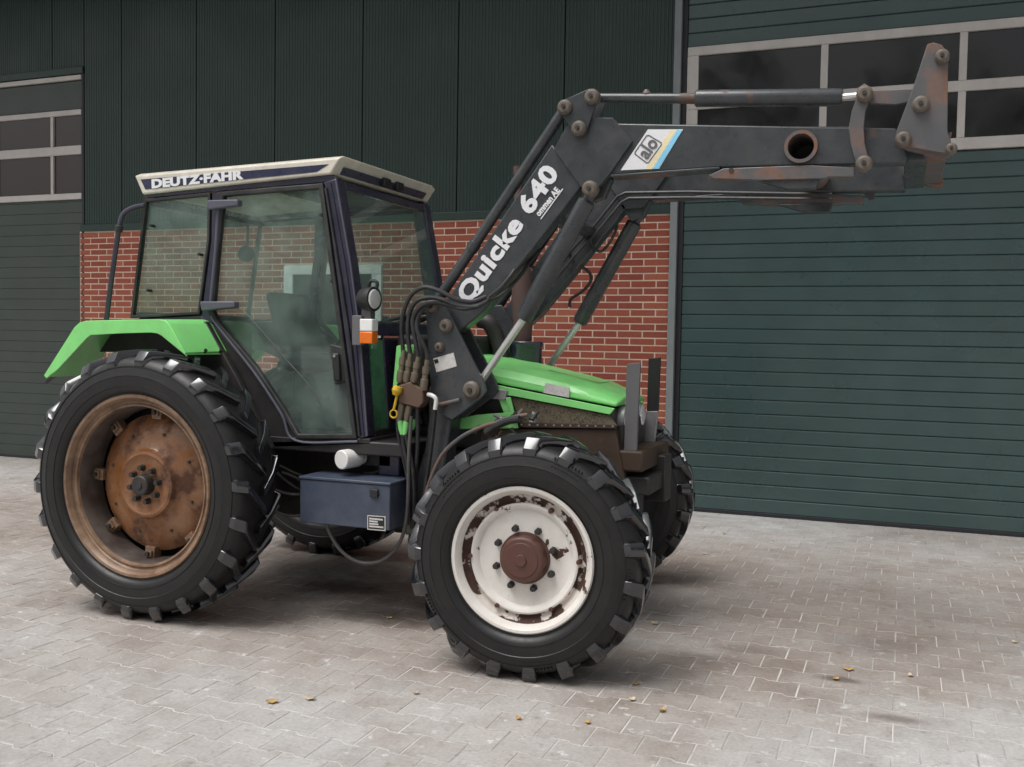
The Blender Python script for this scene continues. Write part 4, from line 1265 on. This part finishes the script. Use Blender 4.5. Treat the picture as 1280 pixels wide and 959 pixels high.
    gus = [(2.385, 2.48), (2.578, 2.497), (2.537, 2.398), (2.458, 2.376)]
    part(MB().prism(gus, s * -.46, s * -.40), 'ram_gusset', 'loader', bevel=.004)
    # mounting plates on the tractor frame
    mp = [(1.535, 1.851), (1.629, 1.86), (1.685, 1.78), (1.899, 1.403), (1.914, 1.351), (1.881, 1.31), (1.708, 1.187), (1.634, 1.224), (1.583, 1.294), (1.56, 1.519)]
    mpo = part(MB().prism(mp, s * -.545, s * -.522), 'mounting_plate', 'loader', bevel=.004)
    part(MB().prism(mp, s * -.375, s * -.355), 'mounting_plate', 'loader', bevel=.004)
    po = [(1.568, 1.292), (1.694, 1.189), (1.649, 0.888), (1.607, 0.657), (1.523, 0.521), (1.41, 0.511), (1.419, 0.642), (1.532, 1.017)]
    part(MB().prism(po, s * -.52, s * -.38), 'mounting_post', 'loader', bevel=.008)
    if s == 1:
        for q, r_ in zip([(1.583, -0.545, 1.815), (1.668, -0.545, 1.711), (1.631, -0.545, 1.592)], (.034, .040, .028)):
            pinp(q, r_)
        stp = [(1.59, 1.527), (1.715, 1.563), (1.736, 1.488), (1.611, 1.451)]
        part(MB().prism(stp, -.5475, -.53), 'plate_sticker', 'sticker', mpo, 0, 0)
        blk = [(1.593, 1.52), (1.618, 1.527), (1.626, 1.507), (1.604, 1.498)]
        part(MB().prism(blk, -.549, -.54), 'sticker_print', 'black_print', mpo, 0, 0)
        rb_ = [(1.618, -0.56, 1.266), (1.764, -0.56, 1.303)]
        part(MB().cyl(rb_[0], rb_[1], .012, seg=12), 'stay_bar', 'worn_steel', mpo, 0)
# cross tubes between the booms; the front one is open at its end
ct = [(3.542, -0.5, 2.601)][0]
part(MB().rev([(0, .062), (0, .079), (.02, .079), (.02, .072), (.98, .072), (1, .079), (1, .062), (.86, .062), (.5, .062), (0, .062)], (ct[0], -.524, ct[2]), (ct[0], .524, ct[2]), 40), 'cross_tube', 'worn_steel', bevel=0)
part(MB().cyl((ct[0], -.20, ct[2]), (ct[0], -.19, ct[2]), .064, seg=32), 'tube_dark_disc', 'guard_black', bevel=0)  # added black disc, stands in for the dark inside the open tube
kc = [(2.29, -0.45, 2.376)][0]
part(MB().cyl((kc[0] - .1, -.42, kc[2] - .05), (kc[0] - .1, .42, kc[2] - .05), .045, seg=20), 'cross_tube', 'loader', bevel=0)
# carriage cross members
q0, q1 = [(4.184, -0.45, 2.553)][0], [(4.079, -0.45, 2.577)][0]
part(MB().prism([(q0[0] + .02, q0[2] + .09), (q0[0] + .032, q0[2] + .09), (q0[0] + .012, q0[2] - .01), (q0[0] - .09, q0[2] - .012), (q0[0] - .09, q0[2]), (q0[0] + .0, q0[2])], -.45, .45), 'carriage_cross_plate', 'worn_steel', bevel=.003)
part(MB().box(q1[0] - .07, q1[0] + .03, -.44, .44, q1[2] - .06, q1[2] + .02), 'carriage_beam', 'loader', bevel=.008)
qt = [(4.159, -0.45, 2.995)][0]
part(MB().cyl((qt[0], -.45, qt[2]), (qt[0], .45, qt[2]), .026, seg=16), 'carriage_tube', 'worn_steel', bevel=0)

# lettering and badge on the loader
a, b = [(1.803, -0.502, 1.813), (2.296, -0.502, 2.479)]
text('boom_lettering', 'Quicke 640', .143, (a[0] - .022, -.5025, a[2] + .017), Vector(b) - Vector(a), (0, -1, 0), 'white', lowb, bold=.0062, xs=1.20, space=1.08)
a, b = [(2.191, -0.502, 2.304), (2.319, -0.502, 2.453)]
text('boom_small_lettering', 'ommen AE', .048, (a[0], -.5025, a[2]), Vector(b) - Vector(a), (0, -1, 0), 'white', lowb, bold=.002, xs=.82)
a, b = [(2.2, -0.502, 2.291), (2.322, -0.502, 2.448)]
d = (Vector(b) - Vector(a))
part(MB().bar((a[0], -.502, a[2]), (b[0], -.502, b[2]), .003, .006), 'boom_underline', 'white', lowb, 0, 0)
bd = [(2.638, 2.531), (2.778, 2.733), (2.96, 2.722), (2.841, 2.53)]
ad_ = part(MB().prism(bd, -.5035, -.495), 'maker_badge', 'white', upb, 0, 0)
part(MB().prism([(2.766, 2.53), (2.895, 2.722), (2.928, 2.721), (2.804, 2.529)], -.5042, -.5), 'badge_band', 'yellow_pale', upb, 0, 0)
part(MB().prism([(2.808, 2.53), (2.932, 2.721), (2.957, 2.717), (2.838, 2.529)], -.5045, -.5), 'badge_band', 'cyan', upb, 0, 0)
bo = [(2.71, 2.621), (2.771, 2.704), (2.784, 2.705), (2.851, 2.663), (2.854, 2.65), (2.787, 2.56), (2.774, 2.559), (2.71, 2.609)]
part(ring_prism(bo, inset(bo, .006), -.5050, -.5), 'badge_outline', 'guard', upb, 0, 0)
a, b = [(2.776, -0.5055, 2.577), (2.835, -0.5055, 2.657)]
text('badge_lettering', 'alo', .100, (a[0], -.5056, a[2]), Vector(b) - Vector(a), (0, -1, 0), 'guard', upb, bold=.0022, xs=.86)

# hydraulic pipes along the far boom
for k in range(2):
    off = .0 if k == 0 else 5.0
    pts = [(3.633, 0.36, 2.49), (2.814, 0.36, 2.535), (2.432, 0.36, 2.544), (2.382, 0.36, 2.522), (2.248, 0.36, 2.361), (2.081, 0.36, 2.187), (1.967, 0.36, 2.043)] if k == 0 else [(3.635, 0.34, 2.46), (2.819, 0.34, 2.499), (2.458, 0.34, 2.507), (2.414, 0.34, 2.484), (2.281, 0.34, 2.328), (2.119, 0.34, 2.164), (2.006, 0.34, 2.027)]
    part(MB().tube(pts, .010, 8), 'hydraulic_pipe', 'hose', bevel=0)
part(MB().tube(crv([(2.081, 0.36, 2.187), (2.09, 0.4, 2.14), (2.18, 0.45, 2.073), (2.192, 0.45, 2.012), (2.141, 0.45, 1.952), (2.067, 0.45, 1.902), (2.058, 0.45, 1.851)]), .010, 8), 'ram_hose', 'hose', bevel=0)
part(MB().tube(crv([(2.214, 0.36, 2.263), (2.224, 0.4, 2.217), (2.267, 0.43, 2.199), (2.328, 0.43, 2.268), (2.364, 0.44, 2.357)]), .009, 8), 'ram_hose', 'hose', bevel=0)
part(MB().tube(crv([(2.068, -0.4, 2.082), (2.13, -0.4, 2.037), (2.179, -0.38, 2.034), (2.197, -0.3, 2.075)]), .009, 8), 'ram_hose', 'hose', bevel=0)

# hoses that loop from the boom down to the couplings
hose_pts = [[(1.901, -0.53, 1.873), (1.824, -0.55, 1.846), (1.741, -0.58, 1.858), (1.643, -0.6, 1.905), (1.554, -0.6, 1.923), (1.48, -0.6, 1.884), (1.436, -0.6, 1.808), (1.417, -0.6, 1.705), (1.429, -0.6, 1.562)],
            [(1.911, -0.53, 1.852), (1.844, -0.55, 1.816), (1.751, -0.58, 1.823), (1.663, -0.6, 1.857), (1.575, -0.6, 1.866), (1.506, -0.61, 1.839), (1.467, -0.61, 1.763), (1.463, -0.61, 1.652), (1.48, -0.61, 1.545)],
            [(1.916, -0.52, 1.865), (1.858, -0.54, 1.829), (1.785, -0.57, 1.806), (1.678, -0.59, 1.831), (1.605, -0.62, 1.839), (1.536, -0.62, 1.808), (1.497, -0.62, 1.741), (1.514, -0.62, 1.63), (1.535, -0.62, 1.528)],
            [(1.629, -0.57, 1.849), (1.575, -0.6, 1.822), (1.527, -0.61, 1.764), (1.523, -0.62, 1.688), (1.558, -0.62, 1.618), (1.579, -0.61, 1.565), (1.585, -0.61, 1.512)]]
for h_ in hose_pts:
    part(MB().tube(crv(h_), .0125, 10), 'hydraulic_hose', 'hose', bevel=0)
part(MB().tube(crv([(1.906, -0.52, 1.869), (1.977, -0.52, 1.922), (2.038, -0.5, 2.001), (2.077, -0.46, 2.09), (2.098, -0.42, 2.163)]), .010, 8), 'hydraulic_hose', 'hose', bevel=0)
part(MB().tube(crv([(1.908, -0.5, 1.848), (1.984, -0.48, 1.898), (2.056, -0.45, 1.978), (2.118, -0.42, 2.076), (2.166, -0.4, 2.138)]), .010, 8), 'hydraulic_hose', 'hose', bevel=0)
for a_, b_ in ([(1.434, -0.6, 1.571), (1.411, -0.6, 1.39)], [(1.48, -0.61, 1.554), (1.457, -0.61, 1.392)], [(1.535, -0.62, 1.537), (1.507, -0.62, 1.394)], [(1.584, -0.61, 1.521), (1.562, -0.61, 1.351)]):
    part(MB().rev([(0, 0), (0, .014), (.22, .014), (.22, .021), (.45, .021), (.47, .017), (.62, .017), (.64, .023), (.92, .023), (1, .018), (1, 0)], a_, b_, 14), 'hose_coupling', 'coupler', bevel=0)
mf = [(1.411, 1.372), (1.492, 1.398), (1.567, 1.355), (1.573, 1.284), (1.543, 1.252), (1.418, 1.278)]
mfo = part(MB().prism(mf, -.63, -.55), 'coupling_block', 'manifold', bevel=.006)
for a_, b_ in ([(1.428, -0.6, 1.269), (1.409, -0.6, 1.169)], [(1.473, -0.6, 1.262), (1.454, -0.6, 1.172)]):
    part(MB().rev([(0, 0), (0, .020), (.6, .022), (1, .016), (1, 0)], a_, b_, 12), 'hose_coupling', 'coupler', bevel=0)
for a_, b_ in ([(1.414, -0.6, 1.174), (1.43, -0.6, 1.094)], [(1.454, -0.6, 1.176), (1.445, -0.6, 1.094)], [(1.484, -0.57, 1.184), (1.475, -0.57, 1.125)]):
    part(MB().rev([(0, 0), (0, .016), (.5, .018), (1, .012), (1, 0)], a_, b_, 12), 'green_coupling', 'green', bevel=0)
gp = [(1.356, 1.592), (1.387, 1.601), (1.432, 1.602), (1.428, 1.561), (1.387, 1.556), (1.369, 1.387), (1.344, 1.331), (1.333, 1.331)]
part(MB().prism(gp, -.545, -.53), 'coupling_backplate', 'green', bevel=.003)
part(MB().prism([(1.448, 1.602), (1.468, 1.603), (1.464, 1.553), (1.443, 1.552)], -.545, -.53), 'coupling_backplate', 'green', bevel=.003)
yc = [(1.423, -0.64, 1.37), (1.418, -0.64, 1.338), (1.406, -0.645, 1.271), (1.397, -0.645, 1.235)]
cap = part(MB().rev([(0, 0), (0, .026), (.5, .030), (1, .015), (1, 0)], yc[0], (yc[1][0] - .01, yc[1][1] - .01, yc[1][2] - .02), 14), 'dust_cap', 'yellow', bevel=.003)
part(MB().tube(crv([yc[1], yc[2], yc[3]]), .008, 8), 'cap_strap', 'yellow', cap, 0)
yr = Vector(yc[3])
part(MB().tube([yr + Vector((.022 * math.sin(k * PI / 8), 0, -.02 + .022 * math.cos(k * PI / 8))) for k in range(17)], .005, 6), 'cap_ring', 'yellow', cap, 0)
part(MB().tube(crv([(1.587, -0.6, 1.329), (1.622, -0.61, 1.322), (1.642, -0.61, 1.301), (1.637, -0.61, 1.247)]), .012, 10), 'hose_elbow', 'filter', bevel=0)
for k, h_ in enumerate(([(1.632, -0.6, 1.255), (1.615, -0.59, 1.12), (1.588, -0.58, 0.938), (1.55, -0.56, 0.752), (1.492, -0.5, 0.555)],
                        [(1.43, -0.6, 1.098), (1.441, -0.6, 1.022), (1.473, -0.6, 0.888), (1.48, -0.58, 0.75), (1.431, -0.5, 0.55)],
                        [(1.45, -0.6, 1.099), (1.477, -0.6, 1.001), (1.504, -0.6, 0.845), (1.486, -0.56, 0.657), (1.406, -0.45, 0.446)],
                        [(1.393, -0.6, 1.223), (1.399, -0.6, 1.11), (1.432, -0.6, 0.976), (1.474, -0.6, 0.798), (1.456, -0.55, 0.607)],
                        [(1.518, -0.59, 1.25), (1.516, -0.58, 1.069), (1.503, -0.57, 0.887), (1.465, -0.5, 0.645)])):
    part(MB().tube(crv(h_), .013 if k != 3 else .008, 10), 'hydraulic_hose', 'hose', bevel=0)
part(MB().tube(crv([(1.001, -0.7, 0.571), (1.016, -0.68, 0.508), (1.063, -0.66, 0.426), (1.136, -0.64, 0.369), (1.219, -0.62, 0.35), (1.322, -0.62, 0.378), (1.413, -0.62, 0.46), (1.462, -0.62, 0.574), (1.48, -0.62, 0.756), (1.482, -0.62, 0.981), (1.484, -0.6, 1.204)]), .0105, 10), 'hydraulic_hose', 'grey_hose', bevel=0)
part(MB().tube(crv([(0.593, -0.55, 0.825), (0.689, -0.5, 0.777), (0.767, -0.4, 0.662), (0.875, -0.3, 0.566)]), .010, 8), 'hydraulic_hose', 'hose', bevel=0)
for h_ in ([(0.512, -0.55, 0.878), (0.572, -0.52, 0.854), (0.638, -0.5, 0.822), (0.696, -0.45, 0.79)], [(0.513, -0.55, 0.858), (0.561, -0.52, 0.8), (0.616, -0.5, 0.752), (0.657, -0.45, 0.71)], [(0.548, -0.55, 0.716), (0.596, -0.52, 0.695), (0.65, -0.5, 0.687), (0.685, -0.45, 0.687)],
           [(0.537, -0.55, 0.589), (0.585, -0.52, 0.563), (0.651, -0.5, 0.556), (0.686, -0.45, 0.565)], [(1.31, -0.4, 0.995), (1.242, -0.42, 0.908), (1.18, -0.45, 0.851), (1.099, -0.45, 0.836)], [(1.125, -0.45, 0.966), (1.179, -0.45, 0.898), (1.243, -0.45, 0.846)]):
    part(MB().tube(crv(h_), .008, 8), 'brake_pipe', 'grey_hose', bevel=0)

# front mudguard stay: rusty bent strap
part(MB().tube(crv([(1.538, -0.62, 0.562), (1.566, -0.62, 0.672), (1.619, -0.64, 0.831), (1.704, -0.66, 0.999), (1.827, -0.68, 1.108), (1.957, -0.7, 1.172), (2.071, -0.72, 1.209), (2.168, -0.74, 1.24), (2.243, -0.76, 1.255)]), .011, 10), 'mudguard_stay', 'worn_steel', bevel=0)
part(MB().tube(crv([(1.985, -0.7, 1.144), (2.048, -0.72, 1.182), (2.128, -0.74, 1.217), (2.199, -0.76, 1.23)]), .020, 10), 'stay_sleeve', 'hose', bevel=0)

# tool box, oil filter, and the clutter under the cab
tb0, tb1 = [(0.849, -0.74, 0.809)][0], [(1.431, -0.74, 0.565)][0]
tbx = part(MB().box(tb0[0], tb1[0], -.74, -.50, .575, .825), 'battery_box', 'box_blue', bevel=.006)
part(MB().box(tb0[0] - .005, tb1[0] + .006, -.747, -.49, .826, .842), 'box_lid', 'box_blue', tbx, .004)
part(MB().box(tb1[0] - .12, tb1[0] - .07, -.755, -.738, .755, .80), 'box_latch', 'guard_black', tbx, .004)
lb = [(1.292, 0.652), (1.406, 0.654), (1.407, 0.572), (1.293, 0.571)]
part(MB().prism(lb, -.7425, -.735), 'box_label', 'guard_black', tbx, 0, 0)
part(ring_prism(lb, inset(lb, .005), -.7435, -.735), 'label_border', 'sticker', tbx, 0, 0)
lx0, lx1 = lb[0][0] + .012, lb[1][0] - .012
lz0, lz1 = lb[3][1] + .012, lb[0][1] - .012
for k, (fa, fb) in enumerate(((.0, .95), (.0, .6), (.0, .65), (.0, 1.0))):
    zz = lz1 - (k + .4) * (lz1 - lz0) / 4
    part(MB().box(lx0, lx0 + (lx1 - lx0) * fb, -.7436, -.735, zz - .005, zz + .004), 'label_print', 'sticker', tbx, 0, 0)
fl = [(1.068, -0.66, 0.938)][0]
part(MB().rev([(0, 0), (0, .050), (.03, .056), (.75, .056), (.8, .045), (1, .045), (1, 0)], fl, (fl[0] + .045, fl[1] + .16, fl[2] + .005), 28), 'oil_filter', 'filter', bevel=.003)
part(MB().box(fl[0] + .05, fl[0] + .24, -.50, -.36, fl[2] - .05, fl[2] + .05), 'filter_head', 'dark', bevel=.01)
part(MB().box(1.22, 1.36, -.50, -.25, .84, 1.02), 'valve_block', 'navy', bevel=.01)
random.seed(3)
for k in range(14):
    x = random.uniform(1.78, 2.15); zz = random.uniform(1.02, 1.20); y = random.uniform(-.46, -.30)
    rr_ = random.uniform(.012, .03)
    part(MB().rev([(0, 0), (0, rr_), (.5, rr_), (.5, rr_ * .6), (1, rr_ * .6), (1, 0)], (x, y, zz), (x + random.uniform(-.06, .06), y + random.uniform(-.05, .05), zz + random.uniform(.03, .08)), 10), 'pump_fitting', random.choice(['steel', 'coupler', 'dark', 'worn_steel']), bevel=.002)

# ------------------------------------------------------------------ fallen leaves on the yard
def leaf_mesh(sz, curl):
    mb = MB()
    pts = []
    for k in range(9):
        a = k / 8
        wdt = sz * .36 * math.sin(PI * min(1, a * 1.02 + .02)) ** .8 * (1 + .25 * math.sin(a * 17))
        pts.append((sz * (a - .5), wdt, curl * (2 * a - 1) ** 2))
    vs = []
    for x, wd, z in pts:
        vs += [(x, -wd, z + .004 + curl * .6), (x, 0, z + .003), (x, wd, z + .004 + curl * .3)]
    fs = []
    for k in range(8):
        for j in range(2):
            fs.append((3 * k + j, 3 * k + j + 1, 3 * k + 3 + j + 1, 3 * k + 3 + j))
    mb.add(vs, fs)
    return mb
spots = [(3.828, -0.320), (2.739, 0.072), (1.594, -1.769), (1.460, -1.872), (2.540, -1.605), (2.933, -1.181), (2.897, -0.967), (3.092, -1.259), (4.121, -0.292), (4.663, 0.553), (2.656, 2.964), (2.649, 2.090), (1.299, -0.486), (3.781, -0.496), (1.996, -1.511), (2.829, -1.526)]
for k, (x, y) in enumerate(spots):
    big = k in (0, 1, 2, 3)
    pale = k % 3 == 2 or k in (1, 8, 9)
    lf = leaf_mesh(.055 if big else random.uniform(.03, .045), random.uniform(.003, .010)).build('fallen_leaf', 'leaf_pale' if pale else 'leaf', None, 0, 60)
    lf.location = (x, y, .002)
    lf.rotation_euler = (0, 0, random.uniform(0, 6))
    so = lf.modifiers.new('thick', 'SOLIDIFY')
    so.thickness = .0012
    own = {0: 'orange leaf lying beside a dark oval oil spot on the pavers', 1: 'crumpled pale leaf on the pavers beside the white rimmed front wheel',
           12: 'small pale leaf on the stained pavers between rear and front wheel' if pale else 'small yellow leaf on the stained pavers between rear and front wheel',
           10: 'tiny leaf on the pavers close to the green sectional door' }
    if k in own:
        tag(lf, own[k], 'leaf')
    elif pale:
        tag(lf, 'small pale dry leaf lying on the light concrete pavers', 'leaf', 'pale fallen leaves on the yard')
    else:
        tag(lf, 'small orange yellow leaf lying on the light concrete pavers', 'leaf', 'yellow fallen leaves on the yard')

lf = leaf_mesh(.06, .01).build('fallen_leaf', 'leaf', None, 0, 60)
lf.location = [(0.298, -0.88, 1.384)][0]
lf.rotation_euler = (R(-10), R(40), .5)
lf.modifiers.new('thick', 'SOLIDIFY').thickness = .0015
tag(lf, 'orange leaf caught on the tread of the rear tyre', 'leaf')
